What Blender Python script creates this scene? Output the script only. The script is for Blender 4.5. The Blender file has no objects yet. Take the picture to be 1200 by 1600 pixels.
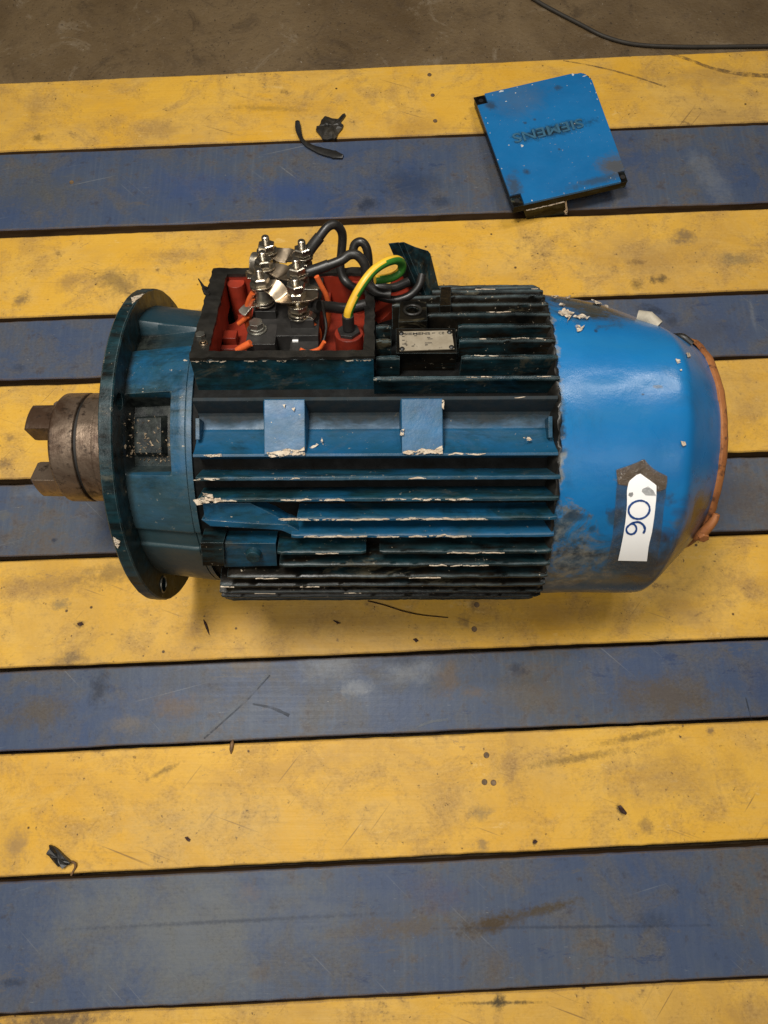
import bpy, bmesh, math, random
from mathutils import Vector, Matrix, noise as mnoise
R = math.radians
rnd = random.Random(7)
S = bpy.context.scene
COL = S.collection

# ------------------------------------------------------------------ camera
F = 1116.2; TH = .2882; HC = .8575; RO = -.0118          # focal length in photo pixels, tilt, height, roll
CAM = Vector((0, 0, HC))
FW = Vector((0, math.sin(TH), -math.cos(TH))); U0 = Vector((0, math.cos(TH), math.sin(TH))); R0 = Vector((1, 0, 0))
RT = R0 * math.cos(RO) + U0 * math.sin(RO); UPV = -R0 * math.sin(RO) + U0 * math.cos(RO)
cd = bpy.data.cameras.new('camera'); co = bpy.data.objects.new('camera', cd); COL.objects.link(co)
cd.sensor_fit = 'VERTICAL'; cd.sensor_height = 36; cd.lens = 36 * F / 1600
cd.clip_start = .02; cd.clip_end = 50
co.matrix_world = Matrix(((RT.x, UPV.x, -FW.x, 0), (RT.y, UPV.y, -FW.y, 0), (RT.z, UPV.z, -FW.z, HC), (0, 0, 0, 1)))
S.camera = co

# ------------------------------------------------------------------ light of the workshop
wd = bpy.data.worlds.new('World'); S.world = wd; wd.use_nodes = True
wd.node_tree.nodes['Background'].inputs[0].default_value = (1, .95, .88, 1)
wd.node_tree.nodes['Background'].inputs[1].default_value = .05
S.view_settings.view_transform = 'Standard'; S.view_settings.look = 'None'
S.view_settings.exposure = 0; S.view_settings.gamma = 1
def area(name, loc, target, sx, sy, power, col):
    l = bpy.data.lights.new(name, 'AREA'); l.shape = 'RECTANGLE'; l.size = sx; l.size_y = sy; l.energy = power; l.color = col
    o = bpy.data.objects.new(name, l); COL.objects.link(o); o.location = loc
    d = Vector(target) - Vector(loc); o.rotation_euler = d.to_track_quat('-Z', 'Y').to_euler(); return o
area('ceiling_lamp_far', (.66, 1.06, 2.35), (.62, 1.0, 0), .20, .07, 7.5, (1, .96, .90))
area('ceiling_lamp_far_end', (1.03, 1.06, 2.35), (1.06, 1.0, 0), .20, .07, 7.5, (1, .96, .90))
area('ceiling_lamp_near', (1.0, -1.15, 2.4), (.5, 0, 0), .9, .25, 4, (1, .96, .90))
area('ceiling_lamp_above', (-.32, .36, 1.70), (-.2, .28, 0), .42, .34, 24, (1, .955, .875))
area('ceiling_lamp_left', (-.48, -.62, 2.1), (-.2, 0, 0), .9, .7, 14, (1, .955, .875))

# ------------------------------------------------------------------ helpers: places
def ray(x, y): return FW + RT * ((x - 600) / F) + UPV * ((800 - y) / F)
def at(x, y, z=0.0):                                      # point of the horizontal plane z seen at a photo pixel
    d = ray(x, y); return CAM + d * ((z - HC) / d.z)
MYAW = -.0088; MPI = .0044; AXH = .16
MU = Vector((math.cos(MYAW) * math.cos(MPI), math.sin(MYAW) * math.cos(MPI), math.sin(MPI)))
MY = Vector((-math.sin(MYAW), math.cos(MYAW), 0)); MW = MU.cross(MY)
MO = Vector((0, .2788, AXH))
MM = Matrix((MU, MY, MW))                                 # world -> motor axes
def toM(P): return MM @ (P - MO)
def cyl(x, y, r):                                         # photo pixel -> (X, angle) on a cylinder round the motor axis
    o = toM(CAM); d = MM @ ray(x, y)
    a = d.y**2 + d.z**2; b = o.y * d.y + o.z * d.z; c = o.y**2 + o.z**2 - r * r
    q = b * b - a * c
    t = (-b - math.sqrt(q)) / a if q > 0 else -b / a
    L = o + d * t
    return L.x, math.atan2(L.y, L.z)
def cp(X, al, r): return Vector((X, r * math.sin(al), r * math.cos(al)))
TOPP = [(.140, .1520), (.155, .1512), (.1734, .1486), (.1945, .1456), (.2107, .1421), (.2306, .1358), (.2472, .1302), (.2593, .1257), (.2777, .1183), (.2916, .1114), (.3043, .1045), (.32, .1000)]
FRP = [(.140, .1532), (.2500, .1532), (.2560, .1526), (.2605, .1500), (.2660, .1450), (.2850, .1265), (.3020, .1090), (.3060, .1045), (.32, .1000)]
def interp(P, x):
    for (a, b), (c, d) in zip(P, P[1:]):
        if x <= c: return b + (d - b) * max(0, (x - a)) / (c - a)
    return P[-1][1]
def cowl_r(X, a):                                         # the cowl is pushed in on its far side
    d = math.degrees(a); t = min(max((d - 2) / 48, 0), 1) if d > -60 else 0; t = t * t * (3 - 2 * t)
    if d > 120: t *= max(0, (170 - d) / 50)
    f, g = interp(FRP, X), interp(TOPP, X); return f + (g - f) * t
def cowl_pt(x, y, off=0):
    r = .15
    for _ in range(12): X, a = cyl(x, y, r); r = r * .5 + .5 * (cowl_r(X, a) + off)
    return X, a
BO = Vector((-.158, .0115, .1687)); BX = Vector((1, 0, 0)); BY = Vector((0, .924, -.382)).normalized(); BN = Vector((0, .382, .924)).normalized()
def bx(a, b, c): return BO + BX * a + BY * b + BN * c      # terminal box axes
def un(x, y, p, n):
    o = toM(CAM); d = MM @ ray(x, y); return o + d * ((p - o).dot(n) / d.dot(n))
def bc(x, y, c): return un(x, y, bx(0, 0, c), BN)
def bb(x, y, b): return un(x, y, bx(0, b, 0), BY)

# ------------------------------------------------------------------ helpers: meshes
class MB:
    def __init__(s): s.v = []; s.f = []; s.mi = []
    def add(s, vs, fs, m=0):
        k = len(s.v); s.v += [tuple(v) for v in vs]; s.f += [tuple(i + k for i in f) for f in fs]; s.mi += [m] * len(fs)
    def box8(s, p, m=0):                                   # p: 4 bottom ccw, 4 top
        s.add(p, [(3, 2, 1, 0), (4, 5, 6, 7), (0, 1, 5, 4), (1, 2, 6, 5), (2, 3, 7, 6), (3, 0, 4, 7)], m)
    def box(s, fr, a0, a1, b0, b1, c0, c1, m=0):           # fr: frame function
        s.box8([fr(a0, b0, c0), fr(a1, b0, c0), fr(a1, b1, c0), fr(a0, b1, c0), fr(a0, b0, c1), fr(a1, b0, c1), fr(a1, b1, c1), fr(a0, b1, c1)], m)
    def tube(s, pts, r, n=10, m=None, cap=True, flat=None):
        pts = [Vector(p) for p in pts]; L = len(pts); ring0 = None
        T = [(pts[min(i + 1, L - 1)] - pts[max(i - 1, 0)]).normalized() for i in range(L)]
        u = T[0].orthogonal().normalized(); k = len(s.v); vs = []
        for i in range(L):
            u = (u - T[i] * u.dot(T[i])).normalized(); w = T[i].cross(u)
            rr = r[i] if isinstance(r, (list, tuple)) else r
            for j in range(n):
                a = 2 * math.pi * j / n; vs.append(pts[i] + (u * math.cos(a) + w * math.sin(a)) * rr)
        fs = []; ms = []
        for i in range(L - 1):
            for j in range(n):
                fs.append((i * n + j, i * n + (j + 1) % n, (i + 1) * n + (j + 1) % n, (i + 1) * n + j)); ms.append(0 if m is None else m(i / L, j / n))
        if cap: fs += [tuple(range(n - 1, -1, -1)), tuple((L - 1) * n + j for j in range(n))]; ms += [0, 0]
        s.v += [tuple(v) for v in vs]; s.f += [tuple(i + k for i in f) for f in fs]; s.mi += ms
    def prism(s, poly, d, m=0):                            # poly: list of Vector, extruded by d
        n = len(poly); s.add([Vector(p) for p in poly] + [Vector(p) + d for p in poly],
              [tuple(range(n - 1, -1, -1)), tuple(range(n, 2 * n))] + [(i, (i + 1) % n, n + (i + 1) % n, n + i) for i in range(n)], m)
    def cyl(s, p, ax, r, h, n=16, r2=None, m=0):
        ax = Vector(ax).normalized(); u = ax.orthogonal().normalized(); w = ax.cross(u); p = Vector(p); r2 = r if r2 is None else r2
        a = [2 * math.pi * i / n for i in range(n)]
        s.add([p + (u * math.cos(t) + w * math.sin(t)) * r for t in a] + [p + ax * h + (u * math.cos(t) + w * math.sin(t)) * r2 for t in a],
              [tuple(range(n - 1, -1, -1)), tuple(range(n, 2 * n))] + [(i, (i + 1) % n, n + (i + 1) % n, n + i) for i in range(n)], m)
    def lathe(s, prof, n=128, a0=0, a1=2 * math.pi, m=0, jit=None):   # profile (X, r) round the motor axis
        full = abs(a1 - a0 - 2 * math.pi) < 1e-6; k = n if full else n + 1
        vs = []
        for i in range(k):
            a = a0 + (a1 - a0) * i / n
            for X, r in prof:
                q = jit(X, r, a) if jit else (X, r); vs.append(cp(q[0], a, q[1]))
        P = len(prof); fs = []
        for i in range(n):
            j = (i + 1) % k
            for q in range(P - 1): fs.append((i * P + q, i * P + q + 1, j * P + q + 1, j * P + q))
        s.add(vs, fs, m)
    def grid(s, fn, nu, nv, m=0):
        vs = [fn(i / nu, j / nv) for i in range(nu + 1) for j in range(nv + 1)]
        s.add(vs, [(i * (nv + 1) + j, (i + 1) * (nv + 1) + j, (i + 1) * (nv + 1) + j + 1, i * (nv + 1) + j + 1) for i in range(nu) for j in range(nv)], m)
    def mesh(s, name, mats, smooth=None, recalc=True):
        me = bpy.data.meshes.new(name); me.from_pydata(s.v, [], s.f)
        for x in (mats if isinstance(mats, (list, tuple)) else [mats]): me.materials.append(x)
        me.polygons.foreach_set('material_index', s.mi)
        if recalc:
            b = bmesh.new(); b.from_mesh(me); bmesh.ops.recalc_face_normals(b, faces=b.faces); b.to_mesh(me); b.free()
        if smooth is not None:
            me.polygons.foreach_set('use_smooth', [True] * len(me.polygons)); me.set_sharp_from_angle(angle=R(smooth))
        me.update(); return me
    def build(s, name, mats, parent=None, smooth=None, loc=None, **kw):
        return link(name, s.mesh(name, mats, smooth), parent, loc, **kw)
def link(name, me, parent=None, loc=None, **kw):
    o = bpy.data.objects.new(name, me); COL.objects.link(o)
    if parent: o.parent = parent
    if loc is not None: o.location = loc
    for k, v in kw.items(): o[k] = v
    return o
def empty(name, loc=(0, 0, 0), rot=None, **kw):
    o = bpy.data.objects.new(name, None); COL.objects.link(o); o.location = loc; o.empty_display_size = .05
    if rot: o.rotation_euler = rot
    for k, v in kw.items(): o[k] = v
    return o
def cut(o, mb):                                            # boolean difference, applied
    c = link('cutter', mb.mesh('cutter', []), o.parent, o.location)
    md = o.modifiers.new('cut', 'BOOLEAN'); md.object = c; md.operation = 'DIFFERENCE'; md.solver = 'EXACT'; md.use_self = True
    dg = bpy.context.evaluated_depsgraph_get(); me = bpy.data.meshes.new_from_object(o.evaluated_get(dg))
    o.modifiers.clear(); old = o.data; o.data = me; me.name = o.name
    bpy.data.objects.remove(c); bpy.data.meshes.remove(old); return o
def cat(pts, n=8):                                         # Catmull-Rom through points
    P = [Vector(p) for p in pts]; P = [P[0] * 2 - P[1]] + P + [P[-1] * 2 - P[-2]]; out = []
    for i in range(1, len(P) - 2):
        for k in range(n):
            t = k / n; a, b, c, d = P[i - 1:i + 3]
            out.append(.5 * ((2 * b) + (c - a) * t + (2 * a - 5 * b + 4 * c - d) * t * t + (3 * b - a - 3 * c + d) * t**3))
    out.append(P[-2]); return out

# ------------------------------------------------------------------ helpers: materials
class NT:
    def __init__(s, name):
        s.m = bpy.data.materials.new(name); s.m.use_nodes = True; s.t = s.m.node_tree
        s.b = s.t.nodes['Principled BSDF']; s.tc = s.t.nodes.new('ShaderNodeTexCoord')
        s.oi = s.t.nodes.new('ShaderNodeObjectInfo'); s.geo = s.t.nodes.new('ShaderNodeNewGeometry')
    def set(s, sock, v):
        if hasattr(v, 'is_output'): s.t.links.new(v, sock)
        elif isinstance(v, (tuple, list)) and len(v) == 3 and sock.type == 'RGBA': sock.default_value = (*v, 1)
        else: sock.default_value = v
    def P(s, name, v): s.set(s.b.inputs[name], v)
    def n(s, typ, **kw):
        x = s.t.nodes.new(typ)
        for k, v in kw.items(): setattr(x, k, v)
        return x
    def math(s, op, a, b=0.0, c=0.0, clamp=False):
        x = s.n('ShaderNodeMath', operation=op, use_clamp=clamp); s.set(x.inputs[0], a); s.set(x.inputs[1], b); s.set(x.inputs[2], c); return x.outputs[0]
    def coords(s, scale=(1, 1, 1), rot=(0, 0, 0), var=False, loc=(0, 0, 0)):
        v = s.tc.outputs['Object']
        if var:
            x = s.n('ShaderNodeVectorMath', operation='SCALE'); s.set(x.inputs[0], (7.1, 3.3, 5.7)); s.set(x.inputs['Scale'], s.oi.outputs['Random'])
            y = s.n('ShaderNodeVectorMath', operation='ADD'); s.set(y.inputs[0], v); s.set(y.inputs[1], x.outputs[0]); v = y.outputs[0]
        mp = s.n('ShaderNodeMapping'); s.set(mp.inputs[0], v); mp.inputs['Scale'].default_value = scale; mp.inputs['Rotation'].default_value = rot; mp.inputs['Location'].default_value = loc
        return mp.outputs[0]
    def noise(s, vec, scale, detail=5, rough=.6, dist=0.0):
        x = s.n('ShaderNodeTexNoise'); s.set(x.inputs['Vector'], vec); s.set(x.inputs['Scale'], scale); s.set(x.inputs['Detail'], detail); s.set(x.inputs['Roughness'], rough); s.set(x.inputs['Distortion'], dist)
        return x.outputs['Fac']
    def rng(s, f, a, b, c=0.0, d=1.0):
        x = s.n('ShaderNodeMapRange'); x.clamp = True
        for i, v in enumerate((f, a, b, c, d)): s.set(x.inputs[i], v)
        return x.outputs[0]
    def mix(s, f, a, b):
        x = s.n('ShaderNodeMix', data_type='RGBA'); s.set(x.inputs[0], f); s.set(x.inputs[6], a); s.set(x.inputs[7], b); return x.outputs[2]
    def attr(s, name):
        x = s.n('ShaderNodeAttribute', attribute_type='OBJECT', attribute_name=name); return x.outputs['Fac']
    def bump(s, h, strength=.3, dist=.001, normal=None):
        x = s.n('ShaderNodeBump'); s.set(x.inputs['Strength'], strength); s.set(x.inputs['Distance'], dist); s.set(x.inputs['Height'], h)
        if normal is not None: s.set(x.inputs['Normal'], normal)
        return x.outputs[0]
    def bevel(s, r=.001):
        x = s.n('ShaderNodeBevel'); x.samples = 4; s.set(x.inputs['Radius'], r); return x.outputs[0]
    def edge(s, bev, lo=.995, hi=.9):                       # 1 on convex and concave edges
        d = s.n('ShaderNodeVectorMath', operation='DOT_PRODUCT'); s.set(d.inputs[0], bev); s.set(d.inputs[1], s.geo.outputs['True Normal'])
        return s.rng(d.outputs['Value'], lo, hi)
    def spot(s, x, y, rx, ry, ang=0, soft=.6, wob=.5):      # a patch with a shape of its own, in object space (metres)
        mp = s.n('ShaderNodeMapping', vector_type='TEXTURE'); s.set(mp.inputs[0], s.tc.outputs['Object'])
        mp.inputs['Location'].default_value = (x, y, 0); mp.inputs['Rotation'].default_value = (0, 0, ang); mp.inputs['Scale'].default_value = (rx, ry, 1e3)
        l = s.n('ShaderNodeVectorMath', operation='LENGTH'); s.set(l.inputs[0], mp.outputs[0])
        nz = s.math('ADD', s.math('MULTIPLY', s.noise(s.coords(), min(.8 / min(rx, ry), 160), 9, .76, .4), .75), s.math('MULTIPLY', s.noise(s.coords(), 210, 4, .7), .25))
        v = s.math('ADD', l.outputs['Value'], s.math('MULTIPLY', s.math('SUBTRACT', nz, .5), wob * 5))
        return s.rng(v, 1.0 + soft * .2, 1.0 - soft)

def simple(name, col, rough=.5, metal=0, var=.25, scale=40, bump=.15, dirt=(.02, .015, .01), dirt_amt=.5, spec=.5, bev=0):
    k = NT(name); v = k.coords(var=True)
    n1 = k.noise(v, scale, 6, .65); n2 = k.noise(v, scale * .35, 6, .7)
    c = k.mix(k.rng(n1, .35, .7), tuple(x * (1 - var) for x in col), tuple(min(1, x * (1 + var)) for x in col))
    c = k.mix(k.math('MULTIPLY', k.rng(n2, .5, .72), dirt_amt), c, dirt)
    k.P('Base Color', c); k.P('Metallic', metal); k.P('Roughness', k.rng(n2, .3, .7, rough * .75, min(1, rough * 1.3))); k.P('Specular IOR Level', spec)
    nb = k.bevel(bev) if bev else None
    k.P('Normal', k.bump(n1, bump, .0008, nb)); return k.m

def paint(name, hue='blue'):
    """blue machine enamel, greasy and chipped; object properties grime, chips, edge steer wear and painted-in shade"""
    k = NT(name); v = k.coords(var=True); o = k.tc.outputs['Object']
    g = k.attr('grime'); ch = k.attr('chips'); ed = k.attr('edge')
    n1 = k.noise(v, 9, 6, .62, .4); n2 = k.noise(v, 38, 6, .68); n3 = k.noise(v, 140, 4, .6); n4 = k.noise(k.coords((4, 22, 22), var=True), 6, 5, .6)
    na0 = k.noise(v, 30, 8, .72, .5)
    blue = k.mix(k.rng(n1, .35, .65), (.006, .118, .315), (.008, .150, .385)) if hue == 'blue' else k.mix(k.rng(na0, .35, .65), (.006, .074, .190), (.010, .110, .245)) if hue == 'pad' else k.mix(k.rng(n1, .35, .65), (.005, .066, .150), (.006, .098, .245))
    teal = k.mix(k.rng(n2, .3, .7), (.004, .026, .033), (.006, .050, .068))
    grease = k.mix(k.rng(n2, .35, .7), (.0022, .0024, .0022), (.014, .0105, .0065))
    # grime: dulls to teal, then grease; deep shadow is painted in with it
    na = k.noise(k.coords((.7, 1.3, 1.3), var=True), 19, 9, .74, .6)
    m1 = k.rng(k.math('ADD', k.math('ADD', k.math('MULTIPLY', na, .85), k.math('MULTIPLY', n1, .35)), k.math('ADD', k.math('MULTIPLY', n2, .15), k.math('MULTIPLY', k.math('SUBTRACT', g, .5), 1.1))), .50, .86)
    m2 = k.rng(k.math('ADD', k.math('MULTIPLY', n4, .6), k.math('ADD', k.math('MULTIPLY', na, .65), k.math('MULTIPLY', k.math('SUBTRACT', g, .5), 1.0))), .66, .98)
    c = k.mix(m1, blue, teal); c = k.mix(m2, c, grease)
    dust = k.math('MULTIPLY', k.rng(k.noise(k.coords((.6, 1.2, 1.2), var=True), 24, 8, .76, .6), .575, .64), k.rng(g, .4, .8, .0, .5)); c = k.mix(dust, c, (.105, .088, .050))
    bev = k.bevel(.0008); e = k.edge(bev)
    worn = k.math('MULTIPLY', k.math('MULTIPLY', e, ed), k.rng(k.math('ADD', n2, k.math('MULTIPLY', n4, .5)), .55, .85, .15, .9))
    c = k.mix(k.math('MULTIPLY', worn, .75, clamp=True), c, (.10, .145, .155))
    # chips to the pale filler, mostly along edges
    cn = k.math('ADD', k.math('MULTIPLY', k.noise(k.coords((1, 1.6, 1.6), var=True), 55, 6, .7), 1.0), k.math('MULTIPLY', k.math('SUBTRACT', ch, .5), .30))
    cm = k.rng(k.math('ADD', cn, k.math('MULTIPLY', e, .09)), .735, .755)
    cream = k.mix(k.rng(n3, .4, .6), (.30, .24, .17), (.62, .55, .42))
    c = k.mix(cm, c, cream)
    fl = k.math('MULTIPLY', k.rng(k.noise(v, 190, 5, .72), .655, .672), k.rng(n2, .46, .56)); c = k.mix(k.math('MULTIPLY', fl, k.rng(ch, .32, .42)), c, (.42, .36, .27))
    k.P('Specular IOR Level', k.rng(m2, 0, 1, .45, .16))
    k.P('Base Color', c)
    r = k.math('SUBTRACT', k.rng(n2, .3, .7, .34, .54), k.math('MULTIPLY', m2, .13)); r = k.math('ADD', r, k.math('MULTIPLY', cm, .35)); r = k.math('ADD', r, k.math('MULTIPLY', dust, .4)); k.P('Roughness', r)
    h = k.math('ADD', k.math('MULTIPLY', n2, .6), k.math('ADD', k.math('MULTIPLY', n3, k.rng(g, 0, 1, .12, .55)), k.math('MULTIPLY', cm, -.8)))
    k.P('Normal', k.bump(h, .50, .0014, bev)); return k

M_paint = paint('machine enamel', 'teal').m

def cowl_mat():
    k = paint('cowl enamel')
    # own marks of the fan cowl: greasy tear at the top, muddy lower rim, brown edge by the rusty lip (object space x along axis)
    col = k.b.inputs['Base Color'].links[0].from_socket
    sep = k.n('ShaderNodeSeparateXYZ'); k.set(sep.inputs[0], k.tc.outputs['Object'])
    x, y, z = sep.outputs; al = k.math('ARCTAN2', y, z)
    cx = k.n('ShaderNodeCombineXYZ'); k.set(cx.inputs[0], x); k.set(cx.inputs[1], k.math('MULTIPLY', al, .153))
    n = k.noise(k.coords(), 30, 7, .7, .6); nl = k.noise(k.coords((1, 1, 1)), 90, 5, .7)
    def sp(X, A, rx, ry, wob=1.2, soft=.5):
        dx = k.math('DIVIDE', k.math('SUBTRACT', x, X), rx); dy = k.math('DIVIDE', k.math('SUBTRACT', k.math('MULTIPLY', al, .153), A * .153), ry)
        l = k.math('SQRT', k.math('ADD', k.math('MULTIPLY', dx, dx), k.math('MULTIPLY', dy, dy)))
        return k.rng(k.math('ADD', l, k.math('MULTIPLY', k.math('SUBTRACT', n, .5), wob * 3)), 1 + soft * .3, 1 - soft)
    c = col
    a0 = cowl_pt(918, 487); c = k.mix(k.math('MULTIPLY', sp(a0[0] + .002, a0[1] + .12, .044, .040, 1.0), .97), c, (.035, .032, .018))
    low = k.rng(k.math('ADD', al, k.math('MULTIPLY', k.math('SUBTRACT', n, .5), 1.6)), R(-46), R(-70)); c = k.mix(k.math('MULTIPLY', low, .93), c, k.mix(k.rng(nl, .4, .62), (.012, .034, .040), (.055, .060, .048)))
    a0 = cowl_pt(885, 890); c = k.mix(k.math('MULTIPLY', sp(a0[0], a0[1], .032, .060, 2.0), .92), c, k.mix(k.rng(nl, .4, .6), (.035, .028, .02), (.17, .15, .11)))
    a0 = cowl_pt(1065, 850); c = k.mix(k.math('MULTIPLY', sp(a0[0] + .004, a0[1], .050, .055, 1.0, .8), .95), c, (.040, .020, .009))
    a0 = cowl_pt(1060, 818); c = k.mix(k.math('MULTIPLY', sp(a0[0], a0[1], .012, .009, 1.4), .6), c, (.09, .08, .05))
    a0 = cowl_pt(960, 810); c = k.mix(k.math('MULTIPLY', sp(a0[0], a0[1], .008, .011, 1.2), .7), c, (.03, .03, .03))
    for px, py, rx, ry in ((903, 808, .010, .004), (926, 826, .004, .005), (1006, 616, .0015, .001), (1030, 604, .004, .0015), (932, 518, .002, .003)):
        a0 = cowl_pt(px, py); c = k.mix(k.math('MULTIPLY', sp(a0[0], a0[1], rx, ry, 1.2), .75), c, (.02, .025, .035))
    edge = k.rng(k.math('ADD', x, k.math('MULTIPLY', k.math('SUBTRACT', nl, .5), .02)), .1535, .1495); c = k.mix(k.math('MULTIPLY', edge, .85), c, k.mix(k.rng(n, .45, .6), (.02, .018, .014), (.3, .27, .2)))
    c = k.mix(k.math('MULTIPLY', k.rng(k.noise(k.coords((2, 8, 8)), 5, 6, .65), .42, .68), .30), c, (.022, .16, .30)); c = k.mix(k.math('MULTIPLY', k.rng(k.noise(k.coords((1, 1, 1)), 12, 8, .75, .6), .54, .72), .35), c, (.018, .050, .085)); k.P('Base Color', c); k.P('Roughness', k.rng(n, .3, .7, .24, .36)); return k.m
M_cowl = cowl_mat()
M_pad = paint('pad enamel', 'pad').m

M_black = simple('black grease', (.012, .011, .009), .42, 0, .5, 60, .6, (.05, .04, .03), .3)
M_rubber = simple('black rubber', (.014, .013, .012), .38, 0, .3, 90, .3, (.06, .05, .04), .25)
M_red = simple('red primer', (.235, .024, .010), .42, 0, .35, 30, .4, (.03, .008, .006), .8, bev=.0012)
M_zinc = simple('zinc plated steel', (.62, .56, .46), .28, 1, .2, 120, .15, (.16, .12, .08), .35, bev=.0005)
M_brass = simple('tinned copper strap', (.42, .335, .24), .36, 1, .4, 60, .25, (.06, .035, .018), .75, bev=.0004)
M_dull = simple('dull bolt zinc', (.34, .33, .29), .42, 1, .2, 120, .2, (.08, .07, .05), .4, bev=.0006)
M_orange = simple('orange insulation', (.62, .11, .025), .4, 0, .25, 60, .1, (.10, .02, .01), .4)
M_yel = simple('yellow insulation', (.72, .42, .03), .38, 0, .15, 60, .1, (.2, .1, .02), .3)
M_grn = simple('green insulation', (.035, .16, .02), .38, 0, .2, 60, .1, (.01, .04, .01), .3)
M_plastic = simple('black moulded plastic', (.018, .017, .016), .45, 0, .3, 80, .2, (.06, .05, .045), .4, bev=.0008)
M_paper = simple('white paper', (.93, .925, .91), .6, 0, .02, 30, .05, (.7, .68, .62), .3)
M_ink = simple('blue marker ink', (.010, .055, .22), .5, 0, .35, 120, .0, (.02, .08, .25), .3)
M_print = simple('black print', (.02, .018, .015), .5, 0, .2, 60, 0)
M_lipdk = simple('dark seam', (.010, .009, .008), .6)
M_scrap = simple('torn black gasket', (.022, .019, .015), .4, 0, .4, 120, .5, (.07, .055, .03), .5)
M_wood = simple('bare wood splinter', (.16, .085, .035), .7, 0, .4, 120, .4)
M_rustflake = simple('dark rust flake', (.035, .010, .005), .7, 0, .4, 200, .5)
def creammat():
    k = NT('bare filler'); v = k.coords(var=True); n1 = k.noise(v, 130, 6, .7); n2 = k.noise(k.coords((.45, 1, 1), var=True), 330, 5, .7)
    c = k.mix(k.rng(n1, .35, .65), (.66, .58, .46), (.44, .34, .24)); c = k.mix(k.rng(n2, .60, .68, 0, .8), c, (.10, .065, .04))
    k.P('Base Color', c); k.P('Roughness', .7); k.P('Alpha', k.rng(k.math('ADD', k.math('MULTIPLY', n2, .7), k.math('MULTIPLY', n1, .3)), .465, .48)); k.P('Normal', k.bump(n2, .6, .001)); return k.m
M_cream = creammat()
M_floorcable = simple('floor cable', (.028, .022, .015), .65)
M_beige = simple('beige foam', (.40, .36, .28), .7, 0, .2, 90, .4, (.2, .15, .1), .5)

def rust_steel(name, a, b, c3, metal=.75, rough=.42):
    k = NT(name); v = k.coords((1, 1, 1)); n1 = k.noise(v, 22, 7, .7, .5); n2 = k.noise(v, 110, 5, .7); n3 = k.noise(k.coords((30, 3, 3)), 8, 4)
    c = k.mix(k.rng(n1, .36, .62), a, b); c = k.mix(k.rng(n2, .56, .66, 0, .8), c, c3); n5 = k.noise(v, 34, 8, .75, .6); c = k.mix(k.rng(n5, .56, .64, 0, .75), c, c3)
    k.P('Base Color', c); k.P('Metallic', k.rng(n1, .35, .65, metal, metal * .5)); k.P('Roughness', k.rng(n2, .3, .7, rough * .8, rough * 1.5))
    k.P('Normal', k.bump(k.math('ADD', n2, k.math('MULTIPLY', n3, .5)), .35, .001, k.bevel(.0014))); return k.m
M_coup = rust_steel('rusty machined steel', (.30, .225, .165), (.070, .040, .024), (.018, .011, .008), .85, .33)
M_lip = rust_steel('rusted orange lip', (.42, .165, .048), (.25, .085, .026), (.04, .018, .01), .1, .5)
def plate_mat():
    k = NT('tarnished nameplate'); v = k.coords(); n1 = k.noise(v, 60, 6, .7); n2 = k.noise(v, 220, 3, .6)
    c = k.mix(k.rng(n1, .35, .65), (.26, .215, .15), (.36, .31, .23)); c = k.mix(k.rng(n2, .62, .7, 0, .8), c, (.05, .04, .03))
    k.P('Base Color', c); k.P('Metallic', .35); k.P('Roughness', .48); k.P('Normal', k.bump(n1, .2, .0005)); return k.m
M_plate = plate_mat()
def tape_mat(name, a, b, lo, hi):
    k = NT(name); v = k.coords(); n1 = k.noise(v, 45, 6, .7, .8); n2 = k.noise(k.coords((1, 1, 1), rot=(0, 0, .6)), 170, 5, .7, 1.5)
    k.P('Base Color', k.mix(k.rng(n1, .4, .65), a, b)); k.P('Roughness', .14)
    k.P('Alpha', k.rng(n1, .35, .7, lo, hi)); k.P('Normal', k.bump(k.math('ADD', n2, k.math('MULTIPLY', n1, .8)), .9, .0022)); return k.m
M_fold = tape_mat('brown crumpled tape', (.16, .115, .075), (.085, .065, .048), .72, .95)
M_tape = tape_mat('dirty clear tape', (.10, .105, .11), (.05, .055, .06), .25, .6)

# ------------------------------------------------------------------ floor: concrete and the painted planks
def concrete():
    k = NT('oily concrete'); v = k.coords(); n1 = k.noise(v, 5, 8, .68, .5); n2 = k.noise(v, 45, 6, .7); n3 = k.noise(v, 190, 4, .65)
    c = k.mix(k.rng(n1, .32, .66), (.090, .056, .024), (.165, .112, .056)); c = k.mix(k.rng(n2, .5, .75, 0, .5), c, (.06, .036, .016)); n5 = k.noise(v, 13, 9, .75, .8); c = k.mix(k.rng(n5, .55, .66, 0, .6), c, (.045, .028, .014)); c = k.mix(k.rng(n5, .42, .34, 0, .55), c, (.23, .18, .12))
    c = k.mix(k.rng(n3, .68, .72, 0, .75), c, (.36, .31, .24)); c = k.mix(k.rng(n3, .39, .33, 0, .75), c, (.025, .016, .009))
    k.P('Base Color', c); k.P('Roughness', k.rng(n2, .3, .7, .42, .62)); k.P('Normal', k.bump(k.math('ADD', n3, n2), .5, .0025)); return k.m
TP = .022
mb = MB(); mb.add([(-4, -3, -TP - .004), (4, -3, -TP - .004), (4, 4, -TP - .004), (-4, 4, -TP - .004)], [(0, 1, 2, 3)])
mb.build('concrete_floor', concrete(), kind='structure', label='brown oily concrete floor beyond the painted planks', category='floor')

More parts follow.
